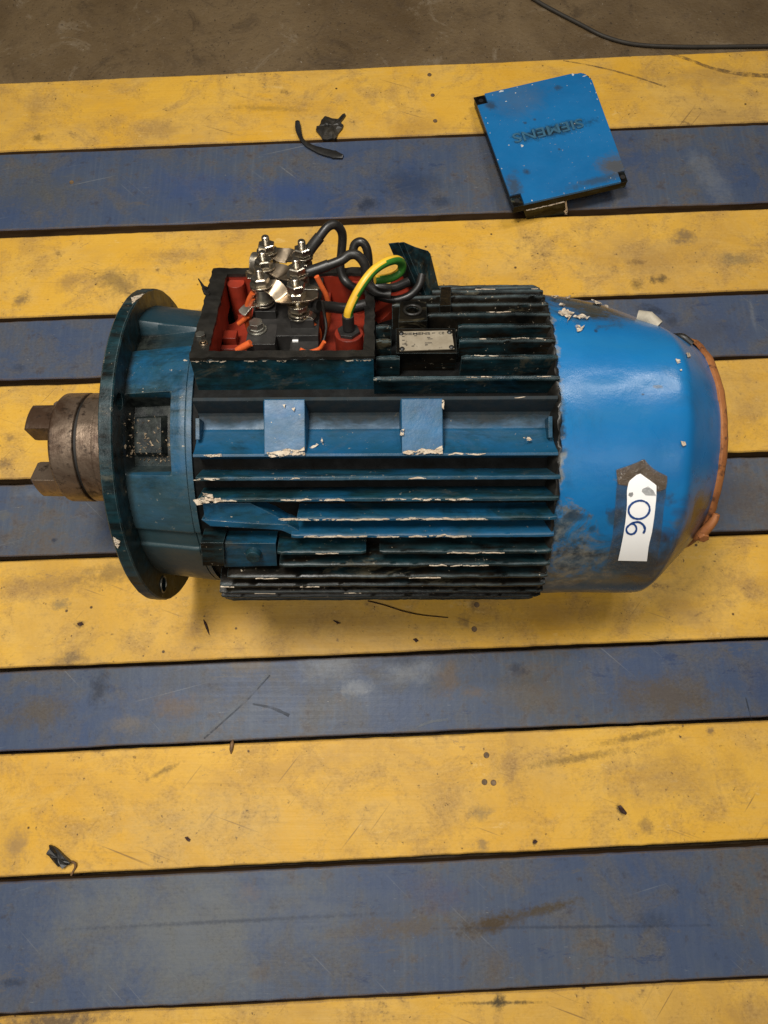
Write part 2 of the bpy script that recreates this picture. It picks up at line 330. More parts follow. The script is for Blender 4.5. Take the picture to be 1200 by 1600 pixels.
def plank_mat(kind, i, stains_sheen):
    k = NT('%s plank paint %d' % (kind, i)); L = (i * 3.7, i * 1.9, 0)
    v = k.coords(loc=L); g = k.noise(k.coords((3, 110, 40), loc=L), 2.2, 6, .65, .3); n1 = k.noise(v, 4.5, 7, .66, .4); n2 = k.noise(v, 17, 8, .72, .5); n3 = k.noise(v, 130, 5, .65); n4 = k.noise(v, 60, 6, .7)
    nz = k.n('ShaderNodeSeparateXYZ'); k.set(nz.inputs[0], k.geo.outputs['True Normal'])
    def scratch(rot, sx, sy, w, thr):
        m2 = k.n('ShaderNodeMapping'); k.set(m2.inputs[0], k.coords((1, 1, 1), rot=(0, 0, rot), loc=L)); m2.inputs['Scale'].default_value = (sx, sy, 1)
        a = k.noise(m2.outputs[0], 1, 1, .4, 0)
        return k.math('MULTIPLY', k.rng(a, .70, .78), k.rng(k.noise(k.coords(loc=(L[0] + rot * 9, 3, 0)), 7, 3), thr, thr + .08))
    wood = k.mix(k.rng(g, .35, .65), (.055, .030, .014), (.13, .075, .035))
    if kind == 'yellow':
        c = k.mix(k.rng(n1, .34, .66), (.68, .395, .055), (.63, .335, .030))
        n8 = k.noise(k.coords((.8, 1.2, 1), loc=L), 3.2, 9, .72, .7); c = k.mix(k.rng(n8, .47, .62, 0, .60), c, (.44, .265, .075)); c = k.mix(k.rng(n8, .40, .30, 0, .3), c, (.72, .44, .10))
        n5 = k.noise(k.coords((.6, 1.3, 1), loc=L), 11, 8, .74, .8)
        c = k.mix(k.rng(n5, .46, .60, 0, .35), c, (.66, .43, .13))
        c = k.mix(k.rng(n2, .50, .68, 0, .62), c, (.32, .19, .070))
        c = k.mix(k.rng(k.math('ADD', k.math('MULTIPLY', n5, .65), k.math('MULTIPLY', n4, .45)), .59, .72, 0, .50), c, (.24, .145, .055))
        c = k.mix(k.rng(k.math('ADD', k.math('MULTIPLY', n4, .6), k.math('MULTIPLY', n5, .45)), .625, .67, 0, .55), c, (.11, .065, .026))
        c = k.mix(k.rng(g, .58, .72, 0, .22), c, (.25, .14, .04))
        sc = k.math('ADD', scratch(.35, 9, 330, .010, .50), scratch(-.9, 11, 300, .009, .52), clamp=True); c = k.mix(k.math('MULTIPLY', sc, .65), c, (.16, .09, .035))
        sp = k.rng(n3, .640, .675, 0, .92); sp = k.math('MULTIPLY', sp, k.rng(n2, .44, .56)); c = k.mix(sp, c, (.055, .030, .012))
        n6 = k.noise(k.coords((1, 1.9, 1), loc=L), 16, 10, .80, .3); c = k.mix(k.math('MULTIPLY', k.rng(n6, .625, .645), .55), c, (.26, .165, .075)); c = k.mix(k.math('MULTIPLY', k.rng(n6, .385, .365), .38), c, (.72, .50, .19))
        vo = k.n('ShaderNodeTexVoronoi'); k.set(vo.inputs['Vector'], v); k.set(vo.inputs['Scale'], 34.0); vs = k.n('ShaderNodeSeparateColor'); k.set(vs.inputs[0], vo.outputs['Color'])
        dot = k.math('MULTIPLY', k.rng(vo.outputs['Distance'], .075, .045), k.rng(vs.outputs[0], .70, .72)); c = k.mix(k.math('MULTIPLY', dot, .9), c, (.03, .014, .007))
        wm = (.20, .115, .05); rr = (.42, .62)
    else:
        c = k.mix(k.rng(n1, .34, .66), (.040, .066, .140), (.078, .094, .120))
        saw = k.noise(k.coords((210, 7, 1), loc=L), 1, 3, .6); c = k.mix(k.rng(saw, .45, .68, 0, .14), c, (.026, .040, .080))
        c = k.mix(k.math('MULTIPLY', k.rng(saw, .48, .30, 0, .22), k.rng(n1, .42, .6)), c, (.150, .160, .175))
        c = k.mix(k.rng(n2, .47, .64, 0, .72), c, (.098, .088, .076))
        c = k.mix(k.rng(k.math('ADD', k.math('MULTIPLY', n1, .55), k.math('MULTIPLY', n4, .5)), .56, .66, 0, .62), c, (.12, .085, .055))
        c = k.mix(k.rng(n4, .57, .68, 0, .5), c, (.025, .032, .055))
        sc = k.math('ADD', scratch(.75, 9, 330, .010, .50), scratch(-.25, 7, 300, .008, .50), clamp=True); c = k.mix(k.math('MULTIPLY', sc, .45), c, (.20, .21, .22))
        sp = k.math('MULTIPLY', k.rng(n3, .715, .75, 0, .8), k.rng(n2, .40, .52)); c = k.mix(sp, c, (.02, .018, .016))
        sp2 = k.rng(k.noise(v, 170, 3), .755, .775, 0, .9); c = k.mix(sp2, c, (.40, .37, .32))
        n6 = k.noise(k.coords((.8, 2.2, 1), loc=L), 15, 10, .80, .3); c = k.mix(k.math('MULTIPLY', k.rng(n6, .60, .625), .55), c, (.105, .095, .088)); c = k.mix(k.math('MULTIPLY', k.rng(n6, .40, .375), .55), c, (.022, .040, .100))
        n7 = k.noise(k.coords((1, 6, 1), loc=L), 60, 6, .75); c = k.mix(k.math('MULTIPLY', k.rng(n7, .645, .67), k.rng(n1, .42, .56, .15, .8)), c, (.20, .21, .22))
        wm = (.14, .085, .045); rr = (.34, .55)
    for (px, py, rx, ry, ang, amt, sc_) in stains_sheen:
        P = at(px, py); D = (P - CAM).dot(FW) / F
        c = k.mix(k.math('MULTIPLY', k.spot(P.x, P.y, rx * D, ry * D * 1.15, -R(ang), .75, .80), min(1, amt * 1.1)), c, sc_)
    fine = k.noise(k.coords((1, 1.4, 1), loc=L), 260, 4, .75); fm = k.rng(n2, .40, .62, .10, 1.0); c = k.mix(k.math('MULTIPLY', k.rng(fine, .52, .66, 0, .34), fm), c, (.10, .065, .03) if kind == 'yellow' else (.018, .022, .034)); c = k.mix(k.math('MULTIPLY', k.rng(fine, .48, .34, 0, .16), fm), c, (.85, .60, .25) if kind == 'yellow' else (.17, .19, .23))
    bev = k.bevel(.0022); e = k.edge(bev, .998, .93)
    c = k.mix(k.math('MULTIPLY', e, k.rng(k.math('ADD', n4, k.math('MULTIPLY', n2, .4)), .52, .78, .1, .95)), c, wm)
    c = k.mix(k.rng(nz.outputs[2], .75, .5), c, wood)
    k.P('Base Color', c); k.P('Roughness', k.rng(k.math('ADD', k.math('MULTIPLY', n2, .6), k.math('MULTIPLY', g, .4)), .3, .7, *rr)); k.P('Specular IOR Level', .28)
    h = k.math('ADD', k.math('MULTIPLY', g, .5 if kind == 'yellow' else .2), k.math('ADD', k.math('MULTIPLY', n4, .35), k.math('MULTIPLY', n3, .25)))
    k.P('Normal', k.bump(h, .42, .0018, bev)); return k.m

DK = (.05, .035, .015); BR = (.12, .08, .05); YD = (.24, .14, .06); NAVY = (.02, .028, .05); PALE = (.16, .175, .20)
STAINS_SHEEN = {
 0: [(55, 170, 14, 20, 0, .35, YD), (420, 170, 60, 5, 4, .3, DK), (60, 215, 9, 7, 0, .5, DK), (250, 200, 45, 16, 10, .35, YD), (640, 200, 60, 25, 0, .3, YD), (1080, 120, 130, 18, 0, .30, YD), (1130, 185, 70, 18, 0, .3, YD)],
 1: [(60, 300, 70, 40, 0, .5, (.085, .085, .075)), (575, 318, 22, 10, 0, .75, NAVY), (690, 315, 18, 12, 0, .5, NAVY), (450, 300, 60, 22, 0, .6, (.035, .065, .17)), (300, 290, 90, 30, 0, .5, (.04, .07, .17)), (1110, 280, 60, 20, 70, .4, PALE), (640, 290, 60, 30, 0, .4, NAVY)],
 2: [(32, 468, 14, 12, 0, .6, BR), (110, 440, 30, 14, -25, .5, YD), (185, 440, 40, 20, 20, .55, (.15, .10, .04)), (270, 400, 60, 12, 0, .4, YD), (1070, 370, 22, 14, 0, .6, (.09, .07, .06)), (1150, 405, 30, 12, 0, .5, (.17, .13, .07)), (1035, 436, 10, 7, 0, .75, DK), (1020, 438, 5, 7, 0, .7, DK), (995, 445, 12, 8, 0, .5, DK), (995, 410, 16, 5, 0, .6, (.16, .09, .02)), (1000, 400, 120, 40, 0, .3, YD)],
 3: [(1020, 485, 24, 8, 15, .8, NAVY), (1050, 502, 12, 8, 0, .7, NAVY), (30, 575, 12, 6, 0, .4, NAVY), (1100, 520, 60, 30, 0, .4, (.05, .05, .06)), (1176, 492, 4, 24, 0, .4, PALE)],
 4: [(8, 725, 14, 8, 0, .6, BR), (15, 685, 8, 6, 0, .5, BR), (1170, 640, 30, 25, 0, .3, YD)],
 5: [(5, 805, 12, 8, 0, .5, (.13, .12, .09)), (85, 844, 5, 4, 0, .8, NAVY), (60, 770, 40, 9, 0, .3, PALE), (1160, 780, 60, 40, 0, .5, (.06, .055, .06))],
 6: [(180, 895, 70, 16, -12, .55, (.16, .10, .03)), (95, 945, 16, 8, 0, .6, (.15, .12, .07)), (125, 975, 8, 5, 0, .85, DK), (110, 1030, 28, 12, 0, .6, (.11, .08, .05)), (60, 915, 90, 22, -5, .4, YD), (740, 945, 9, 8, 0, .5, BR), (725, 970, 10, 12, 0, .5, BR), (1080, 960, 60, 30, 20, .35, YD), (880, 960, 90, 22, 0, .25, YD), (480, 965, 110, 20, 0, .15, YD), (1170, 915, 40, 18, 0, .4, YD), (300, 985, 14, 30, 10, .35, YD)],
 7: [(60, 1115, 55, 22, -5, .72, (.085, .068, .05)), (155, 1075, 14, 28, 0, .78, NAVY), (275, 1105, 38, 18, 0, .6, BR), (390, 1040, 42, 11, -5, .7, (.11, .085, .06)), (200, 1130, 30, 12, 0, .5, (.15, .125, .10)), (840, 1085, 90, 32, 0, .45, (.085, .068, .05)), (1040, 1085, 90, 34, -5, .75, (.088, .068, .048)), (520, 1035, 50, 24, -10, .5, (.20, .215, .24)), (640, 1050, 45, 18, 0, .45, (.20, .215, .24)), (560, 1075, 30, 12, 0, .6, (.20, .215, .24)), (700, 1060, 20, 26, 20, .6, BR), (630, 1030, 30, 12, 0, .6, NAVY), (810, 1045, 16, 9, 0, .6, NAVY), (740, 1082, 18, 8, 0, .55, (.12, .085, .06)), (1185, 1070, 22, 40, 0, .4, (.03, .05, .12))],
 8: [(24, 1325, 21, 30, 0, .55, (.22, .14, .075)), (800, 1195, 14, 50, 0, .35, YD), (1110, 1142, 8, 6, 0, .65, BR), (900, 1185, 90, 6, -8, .45, DK), (1000, 1150, 75, 5, -10, .5, DK), (750, 1270, 20, 10, 0, .5, (.18, .13, .07)), (755, 1322, 10, 10, 0, .55, (.15, .11, .07)), (1010, 1290, 12, 14, 0, .45, BR), (970, 1266, 9, 5, 55, .9, DK), (835, 1315, 4, 5, 0, .9, DK), (1050, 1215, 130, 40, 0, .35, YD), (450, 1200, 160, 25, -10, .25, YD), (350, 1290, 200, 40, 0, .25, (.50, .36, .16)), (255, 1205, 30, 4, -25, .5, DK)],
 9: [(770, 1442, 55, 13, -14, .92, (.055, .036, .018)), (850, 1420, 55, 7, -12, .8, (.06, .042, .02)), (640, 1448, 70, 15, 0, .55, (.10, .072, .04)), (545, 1455, 55, 13, -10, .55, (.09, .07, .05)), (405, 1520, 22, 12, 0, .55, (.10, .07, .045)), (772, 1515, 16, 26, 0, .45, (.10, .075, .05)), (390, 1395, 20, 14, 0, .4, (.13, .085, .06)), (260, 1460, 230, 105, 0, .62, (.135, .142, .138)), (20, 1535, 24, 6, 0, .6, NAVY), (1020, 1440, 30, 16, 0, .4, NAVY), (350, 1440, 260, 3, -2, .5, NAVY), (900, 1448, 220, 2.5, 0, .5, NAVY), (680, 1395, 60, 25, 0, .4, (.04, .055, .14))],  # widest grey patch is the sheen at lower left, painted in
 10: [(85, 1597, 95, 12, -3, .85, (.12, .08, .045)), (780, 1566, 12, 10, 0, .85, DK), (780, 1567, 70, 2.5, 0, .7, DK), (1180, 1580, 60, 25, 0, .35, YD)],
}
# plank edges read at the left and right border of the photograph: (far edge left, right, near edge left, right)
ED = [(130, 78, 237, 190), (241, 194, 360, 316), (371, 326, 497, 453), (503, 458, 594, 555), (604, 559, 749, 705), (758, 713, 870, 828), (877, 834, 1044, 995), (1050, 1000, 1174, 1120), (1178.5, 1125.5, 1371, 1311), (1379, 1321, 1585, 1525), (1588.5, 1529, 1790, 1725)]
deck = empty('plank_deck', (0, 0, -TP), kind='structure', label='deck of alternating yellow and blue painted planks under the motor', category='deck')
planks = []
for i, (fl, fr, nl, nr) in enumerate(ED):
    kind = 'yellow' if i % 2 == 0 else 'blue'; XL, XR = -.95, .95
    def edge(yl, yr, x):
        A, B = at(0, yl), at(1200, yr); return A.y + (B.y - A.y) * (x - A.x) / (B.x - A.x)
    nX = 150; mb = MB(); sag = .0004
    rows = []
    for j in range(nX + 1):
        x = XL + (XR - XL) * j / nX
        wf = (mnoise.noise((x * 9, i * 5.1, 0)) * .0010 + mnoise.noise((x * 60, i * 5.1, 3)) * .0007); wn = (mnoise.noise((x * 9, i * 5.1, 7)) * .0010 + mnoise.noise((x * 60, i * 5.1, 11)) * .0007)
        yf = edge(fl, fr, x) + wf; yn = edge(nl, nr, x) + wn; ym = (yf + yn) / 2; h = .0014
        dz = mnoise.noise((x * 2, i * 3.3, 1)) * .0006
        rows.append([(x, yn, -TP), (x, yn, -h + dz), (x, yn + h, dz), (x, ym, dz + .0003), (x, yf - h, dz), (x, yf, -h + dz), (x, yf, -TP)])
    k7 = 7; fs = []
    for j in range(nX):
        for q in range(k7 - 1): fs.append((j * k7 + q, (j + 1) * k7 + q, (j + 1) * k7 + q + 1, j * k7 + q + 1))
    mb.add([p for r_ in rows for p in r_], fs); mb.f += [tuple(range(k7)), tuple(nX * k7 + q for q in range(k7))]; mb.mi += [0, 0]
    o = mb.build('plank', plank_mat(kind, i, STAINS_SHEEN.get(i, [])), deck, 25, (0, 0, TP), label=['yellow painted plank, scuffed and stained', 'blue painted plank with brown smudges'][i % 2])
    planks.append(o)
# nail heads: pixel, plank
M_nail = simple('sunk nail head', (.17, .105, .05), .6, .2, .4, 200, .4)
NA = [(671, 117, 0), (676, 149, 0), (680, 189, 0), (745, 945, 6), (741, 983, 6), (760, 1180, 8), (757, 1222, 8), (771, 1223, 8), (112, 285, 1)]
nm = MB(); nm.cyl((0, 0, 0), (0, 0, 1), .0034, .0008, 12, .0029); nme = nm.mesh('nail', M_nail)
for px, py, pl in NA:
    P = at(px, py); o = link('nail', nme, planks[pl], (P.x, P.y, .0002 + mnoise.noise((P.x * 2, pl * 3.3, 1)) * .0006))
# scuffs and gouges with their own shape on the planks
def strip(pts, w, z=.0009, n=5, th=.0003, jag=.25):
    P = cat(pts, n); m = MB(); L = len(P); vs = []
    for i, p in enumerate(P):
        t = (P[min(i + 1, L - 1)] - P[max(i - 1, 0)]).normalized(); s = Vector((-t.y, t.x, 0))
        ww = (w[0] + (w[1] - w[0]) * i / (L - 1)) * (1 + jag * rnd.uniform(-1, 1))
        vs += [p + s * ww + Vector((0, 0, z)), p - s * ww + Vector((0, 0, z)), p - s * ww + Vector((0, 0, z + th)), p + s * ww + Vector((0, 0, z + th))]
    fs = [(3, 2, 1, 0), tuple((L - 1) * 4 + q for q in range(4))]
    for i in range(L - 1):
        for q in range(4): fs.append((i * 4 + q, i * 4 + (q + 1) % 4, (i + 1) * 4 + (q + 1) % 4, (i + 1) * 4 + q))
    m.add(vs, fs); return m
def scuffmat(name, col, alpha):
    k = NT(name); n = k.noise(k.coords(), 70, 5, .7); k.P('Base Color', col); k.P('Roughness', .6); k.P('Alpha', k.rng(n, .36, .62, 0, alpha)); return k.m
M_scuff = scuffmat('dark scuff', (.16, .10, .045), .42); M_gouge = scuffmat('pale gouge', (.17, .19, .22), .6); M_gouged = scuffmat('dark gouge', (.03, .04, .06), .75)
for pts, w, m, pl in (([(1040, 82), (1075, 93), (1110, 106), (1150, 115), (1200, 119)], (.0025, .004), M_scuff, 0), ([(880, 95), (930, 104), (985, 118), (1040, 136)], (.001, .0018), M_scuff, 0),
                      ([(419, 1053), (385, 1090), (350, 1122), (316, 1152)], (.0012, .0016), M_gouge, 7), ([(422, 1055), (388, 1092), (353, 1124), (319, 1154)], (.0009, .0009), M_gouged, 7),
                      ([(650, 1137), (672, 1128), (700, 1124)], (.001, .0016), M_gouge, 7), ([(395, 1100), (425, 1106), (452, 1118)], (.0012, .002), M_gouged, 7),
                      
                      ([(1165, 1090), (1175, 1130)], (.0005, .0008), M_gouged, 7),
                      ):
    strip([at(*p) for p in pts], w, z=.0004, th=.0002).build('scuff_mark', m, planks[pl])

# ------------------------------------------------------------------ the motor
motor = empty('electric_motor', (MO.x, MO.y, 0), (0, -MPI, MYAW), label='large blue electric motor with finned body and open red terminal box, lying on the planks', category='motor')
ML = (0, 0, AXH)
def part(name, mb, mats, smooth=None, parent=None, **kw):
    return mb.build(name, mats, parent or motor, smooth, None if parent else ML, **kw)
RF = .16; RC = .1365; XL, XR = -.158, .150
# stator housing
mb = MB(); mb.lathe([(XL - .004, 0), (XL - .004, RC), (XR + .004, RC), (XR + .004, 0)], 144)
M_core = simple('greasy core with gap shade', (.0045, .005, .005), .62, 0, .6, 90, .5, (.016, .012, .008), .5, spec=.10)  # greasy black that also paints in the shade between the fins
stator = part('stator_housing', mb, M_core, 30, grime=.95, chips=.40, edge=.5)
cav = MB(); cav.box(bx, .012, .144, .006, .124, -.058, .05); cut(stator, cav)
# cooling fins, each one an object: unit fin along x, radial in z
def fin_mesh(x0, x1, seed, rt=RF, notch=()):
    m = MB(); n = max(4, int((x1 - x0) / .004)); rr = random.Random(seed); vs = []
    for i in range(n + 1):
        x = x0 + (x1 - x0) * i / n; j = mnoise.noise((x * 55, seed * 3.1, 0)) * .0007 + mnoise.noise((x * 300, seed, 5)) * .0005
        t = rt + j
        if i in (0, n): t -= .0012
        w = .0017 + mnoise.noise((x * 160, seed * 1.7, 9)) * .0003
        vs += [(x, -.0036, RC - .004), (x, -w - .0003, t - .004), (x, -w, t - .0006), (x, -w + .0006, t), (x, w - .0006, t), (x, w, t - .0006), (x, w + .0003, t - .004), (x, .0036, RC - .004)]
    fs = [tuple(range(7, -1, -1)), tuple(n * 8 + q for q in range(8))]
    for i in range(n):
        for q in range(8): fs.append((i * 8 + q, (i + 1) * 8 + q, (i + 1) * 8 + (q + 1) % 8, i * 8 + (q + 1) % 8))
    m.add(vs, fs); return m.mesh('cooling_fin', M_paint, 40)
FULL = [fin_mesh(XL, XR, s) for s in range(5)]
def fin(al, x0=None, x1=None, grime=.5, chips=.4, edge=.9, rt=RF):
    me = FULL[rnd.randrange(5)] if x0 is None else fin_mesh(x0, x1, rnd.uniform(0, 40), rt)
    o = link('cooling_fin', me, motor, ML, grime=grime, chips=chips, edge=edge); o.rotation_euler = (-R(al), 0, 0); return o
fins = {}
for al, x0, x1, g, ch in ((-31.4, -.1545, .149, .58, .42), (-38.1, -.1545, .149, .64, .46), (-44.6, -.072, .149, .56, .52), (-50.8, -.078, .1485, .48, .50),
                          (-57.6, -.092, -.014, .68, .46), (-57.6, -.002, .149, .72, .46), (-63.6, -.092, .150, .78, .46), (-70.4, -.142, .151, .85, .46), (-76.5, -.152, .152, .9, .46), (-82.6, -.156, .153, .97, .46), (-89, -.158, .154, .97, .44)):
    f = fin(al, x0, x1, g, ch); fins.setdefault(al, []).append(f)
for al, x0, x1, g in ((-1.2, -.006, .149, .74), (6.0, -.004, .016, .8), (6.0, .068, .149, .80), (12.5, -.004, .009, .85), (12.5, .067, .149, .88), (18.7, -.004, .009, .9), (18.7, .067, .148, .90),
                      (24.8, .041, .149, .97), (30.8, .010, .150, 1.0), (37, .024, .058, 1.0), (37, .062, .150, .98), (43, .026, .151, 1.0), (49, .012, .058, 1.0), (49, .064, .151, .97), (55, -.154, .151, 1.0)):
    fin(al, x0, x1, g - .06, .47, 1.5)
for al in [61.5 + 6.7 * i for i in range(18)] + [-95.5 - 6.7 * i for i in range(13)]: fin(al, grime=.95, chips=.42)
# foot rail: the trough between two strong ribs that carries the two pads
mb = MB(); nA = []
def rail(u, v):
    X = -.1555 + u * .3015
    prof = [(-7.0, .1585), (-7.1, .160), (-8.1, .160), (-8.4, .1585), (-10.2, .142), (-11.2, .1405), (-15.9, .1422), (-16.6, .1436), (-16.9, .1440), (-20.0, .1482), (-22.6, .1540), (-23.8, .1592), (-24.0, .160), (-24.7, .160), (-25.0, .1585), (-25.6, .140), (-27, .132), (-5.4, .132), (-6.0, .142)]
    i = int(round(v * (len(prof) - 1))); a, r = prof[i]
    return cp(X, R(a), r + (mnoise.noise((X * 60, a * .3, 2)) * .0005))
mb.grid(rail, 60, 18)
mb.grid(lambda u, v: cp(-.1555, R(-5.6 - 21 * u), .133 + v * (.0085 if .2 < u < .88 else .0)), 12, 2); mb.grid(lambda u, v: cp(.146, R(-5.6 - 21 * u), .133 + v * (.0085 if .2 < u < .88 else .0)), 12, 2)
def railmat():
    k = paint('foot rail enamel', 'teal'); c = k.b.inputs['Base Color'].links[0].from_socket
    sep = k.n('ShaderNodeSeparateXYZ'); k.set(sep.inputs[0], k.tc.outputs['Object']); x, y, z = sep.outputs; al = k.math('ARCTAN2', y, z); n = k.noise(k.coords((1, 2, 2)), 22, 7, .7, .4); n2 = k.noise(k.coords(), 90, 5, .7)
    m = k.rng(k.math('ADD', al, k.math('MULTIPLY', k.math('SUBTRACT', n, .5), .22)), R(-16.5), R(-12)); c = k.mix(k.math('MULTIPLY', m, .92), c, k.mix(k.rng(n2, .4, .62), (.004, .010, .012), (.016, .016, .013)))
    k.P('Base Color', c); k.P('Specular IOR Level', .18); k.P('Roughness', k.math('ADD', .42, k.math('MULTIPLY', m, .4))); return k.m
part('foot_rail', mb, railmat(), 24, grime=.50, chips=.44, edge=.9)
def pad(x0, x1):
    m = MB(); a0, a1 = R(-7.6), R(-24.5); lo = .137; hi = .1607
    def q(X, t, r): return cp(X, a0 + (a1 - a0) * t, r)
    mid = R(-16.05); y0 = hi * math.sin(a0 - mid); y1 = hi * math.sin(a1 - mid); zt = hi * math.cos(a0 - mid) + .0003
    def fr(X, y, z): return Vector((X, y * math.cos(mid) + z * math.sin(mid), -y * math.sin(mid) + z * math.cos(mid)))
    n = 6; vs = []
    for yy, zz, ins in ((y1, lo, -.001), (y1, zt - .0015, 0), (y1 + .0012, zt, .0012), (y0 - .0012, zt, .0012), (y0, zt - .0015, 0), (y0, lo, -.001)):
        vs.append((yy, zz, ins))
    pts = [fr(x0 + i_, y, z) for y, z, i_ in vs] + [fr(x1 - i_, y, z) for y, z, i_ in vs]
    m.add(pts, [(5, 4, 3, 2, 1, 0), (6, 7, 8, 9, 10, 11)] + [(i, i + 1, i + 7, i + 6) for i in range(5)] + [(5, 0, 6, 11)])
    return m
pads = [part('mounting_pad', pad(a, b), M_pad, 30, grime=.44, chips=.42, edge=1.0) for a, b in ((-.0972, -.0618), (.0163, .0518))]
for X in (-.1525, .1405):
    mb = MB(); mb.box(lambda a, b, c: cp(a, b, c), X - .0016, X + .0016, R(-13), R(-19.5), .138, .1555); part('rail_post', mb, M_paint, None, grime=.5, chips=.45, edge=1)
# cast web and drain lug on the lower left of the body
mb = MB(); web = [cyl(x, y, .1525) for x, y in ((318, 786), (392, 786), (432, 806), (478, 836), (400, 822), (322, 816))]
top = [cp(X, a, .1525) for X, a in web]; mb.prism([cp(X, a, .134) for X, a in web], Vector((0, 0, 0)))
mb = MB(); n = len(top); mb.add([cp(X, a, .134) for X, a in web] + top, [tuple(range(n, 2 * n))] + [(i, (i + 1) % n, n + (i + 1) % n, n + i) for i in range(n)])
part('cast_web', mb, M_pad, 20, grime=.50, chips=.43, edge=1)
mb = MB(); w2 = [cyl(x, y, .1545) for x, y in ((316, 812), (400, 818), (452, 820), (480, 836), (470, 841), (440, 828), (330, 822))]
n = len(w2); mb.add([cp(X, a, .134) for X, a in w2] + [cp(X, a, .1545) for X, a in w2], [tuple(range(n, 2 * n))] + [(i, (i + 1) % n, n + (i + 1) % n, n + i) for i in range(n)])
part('web_rib', mb, M_paint, 20, grime=.55, chips=.66, edge=1)
mb = MB(); A = [cyl(x, y, .1535) for x, y in ((352, 849), (432, 849), (434, 884), (352, 886))]
mb.box8([cp(X, a, .134) for X, a in A] + [cp(X, a, .1535) for X, a in A]); part('lug_plate', mb, M_paint, None, grime=.62, chips=.40, edge=.9)
X, a = cyl(397, 868, .156); mb = MB(); nn = Vector((0, math.sin(a), math.cos(a))); mb.cyl(cp(X, a, .150), nn, .0078, .0085, 20, .0062); part('lug_stud', mb, M_paint, 40, grime=.72, chips=.3, edge=.6)
mb = MB(); A = [cyl(x, y, .157) for x, y in ((314, 848), (350, 848), (352, 884), (318, 884))]
mb.box8([cp(X, a, .134) for X, a in A] + [cp(X, a, .157) for X, a in A]); part('body_lug', mb, M_paint, None, grime=.76, chips=.52, edge=.9)
# bare patches along fin tips
def chipstrip(al, px0, px1, seed, r=RF + .0004, w=.0022):
    X0 = px0; X1 = px1; m = MB(); n = max(5, int((X1 - X0) / .0022)); vs = []
    for i in range(n + 1):
        x = X0 + (X1 - X0) * i / n; e = min(1, i / 2, (n - i) / 2)
        hw = w * (.55 + .6 * abs(mnoise.noise((x * 190, seed, 0)))) * (.25 + .75 * e); off = mnoise.noise((x * 120, seed, 4)) * .0012
        a0 = R(al) + (-hw * .7 + off) / r; a1 = R(al) + (hw * 1.5 + off) / r
        vs += [cp(x, a0, r - .0012), cp(x, a0, r + .0003), cp(x, a1, r + .0003), cp(x, a1, r - .0012)]
    fs = [(0, 1, 2, 3), tuple(n * 4 + q for q in (3, 2, 1, 0))]
    for i in range(n):
        for q in range(4): fs.append((i * 4 + q, (i + 1) * 4 + q, (i + 1) * 4 + (q + 1) % 4, i * 4 + (q + 1) % 4))
    m.add(vs, fs); return m
for al, p0, p1, y in ((-31.4, 304, 345, 752), (-38.1, 312, 372, 786), (-38.1, 440, 488, 781), (-38.1, 598, 636, 780), (-38.1, 697, 740, 778),
                      (-44.6, 436, 500, 810), (-44.6, 505, 610, 809), (-44.6, 620, 764, 808), (-50.8, 476, 575, 837), (-50.8, 590, 625, 836), (-50.8, 672, 738, 834), (-57.6, 494, 530, 860),
                      (-63.6, 672, 700, 880), (-63.6, 705, 765, 880), (-24.3, 320, 345, 712), (-82.6, 540, 566, 930), (43, 746, 778, 459), (43, 835, 846, 458), (-31.4, 430, 470, 748), (-31.4, 640, 668, 747), (-38.1, 500, 540, 781), (-38.1, 645, 690, 779), (-50.8, 640, 668, 835), (-57.6, 700, 790, 860), (-70.4, 400, 436, 902), (-70.4, 640, 690, 902), (-76.5, 345, 366, 915), (-76.5, 470, 500, 916), (-82.6, 400, 432, 928), (-1.2, 730, 770, 589), (-1.2, 840, 862, 589), (12.5, 742, 770, 529), (12.5, 800, 850, 529), (6.0, 735, 780, 555), (24.8, 760, 800, 489), (-24.3, 700, 760, 709), (-7.6, 805, 822, 622))  :
    X0 = cyl(p0, y, RF)[0]; X1 = cyl(p1, y, RF)[0]
    part('bare_patch', chipstrip(al, X0, X1, p0 * .37, w=.0005 if al > -10 else (.0006 if al < -55 else .0009)), M_cream)
def flake(pts, r, name='paint_flake', m=M_cream, parent=None, th=.0006, curl=.002, cowl_=False):
    q = []
    for i in range(len(pts)):
        (xa, ya), (xb, yb) = pts[i], pts[(i + 1) % len(pts)]; L_ = max(1, int(math.hypot(xb - xa, yb - ya) / 2.2))
        for t_ in range(L_): q.append((xa + (xb - xa) * t_ / L_ + (rnd.uniform(-.7, .7) if t_ else 0), ya + (yb - ya) * t_ / L_ + (rnd.uniform(-.7, .7) if t_ else 0)))
    mb = MB(); A = [cowl_pt(x, y) if cowl_ else cyl(x, y, r) for x, y in q]; n = len(A)
    up = [rnd.uniform(.0003, curl) + (cowl_r(X, a) + .0007 - r if cowl_ else 0) for X, a in A]
    mb.add([cp(X, a, r + u) for (X, a), u in zip(A, up)] + [cp(X, a, r + u + th) for (X, a), u in zip(A, up)], [tuple(range(n - 1, -1, -1)), tuple(range(n, 2 * n))] + [(i, (i + 1) % n, n + (i + 1) % n, n + i) for i in range(n)])
    return part(name, mb, m)
flake([(318, 769), (334, 772), (336, 782), (324, 781)], .161); flake([(304, 780), (320, 776), (330, 784), (310, 788)], .160); flake([(334, 779), (346, 777), (350, 782), (336, 785)], .160)
flake([(418, 707), (440, 704), (448, 701), (470, 703), (478, 697), (478, 711), (452, 711), (440, 714), (424, 714)], .1608, 'bare_patch')
flake([(630, 706), (640, 703), (650, 705), (660, 700), (678, 703), (692, 696), (693, 709), (672, 708), (655, 711), (632, 709)], .1608, 'bare_patch')
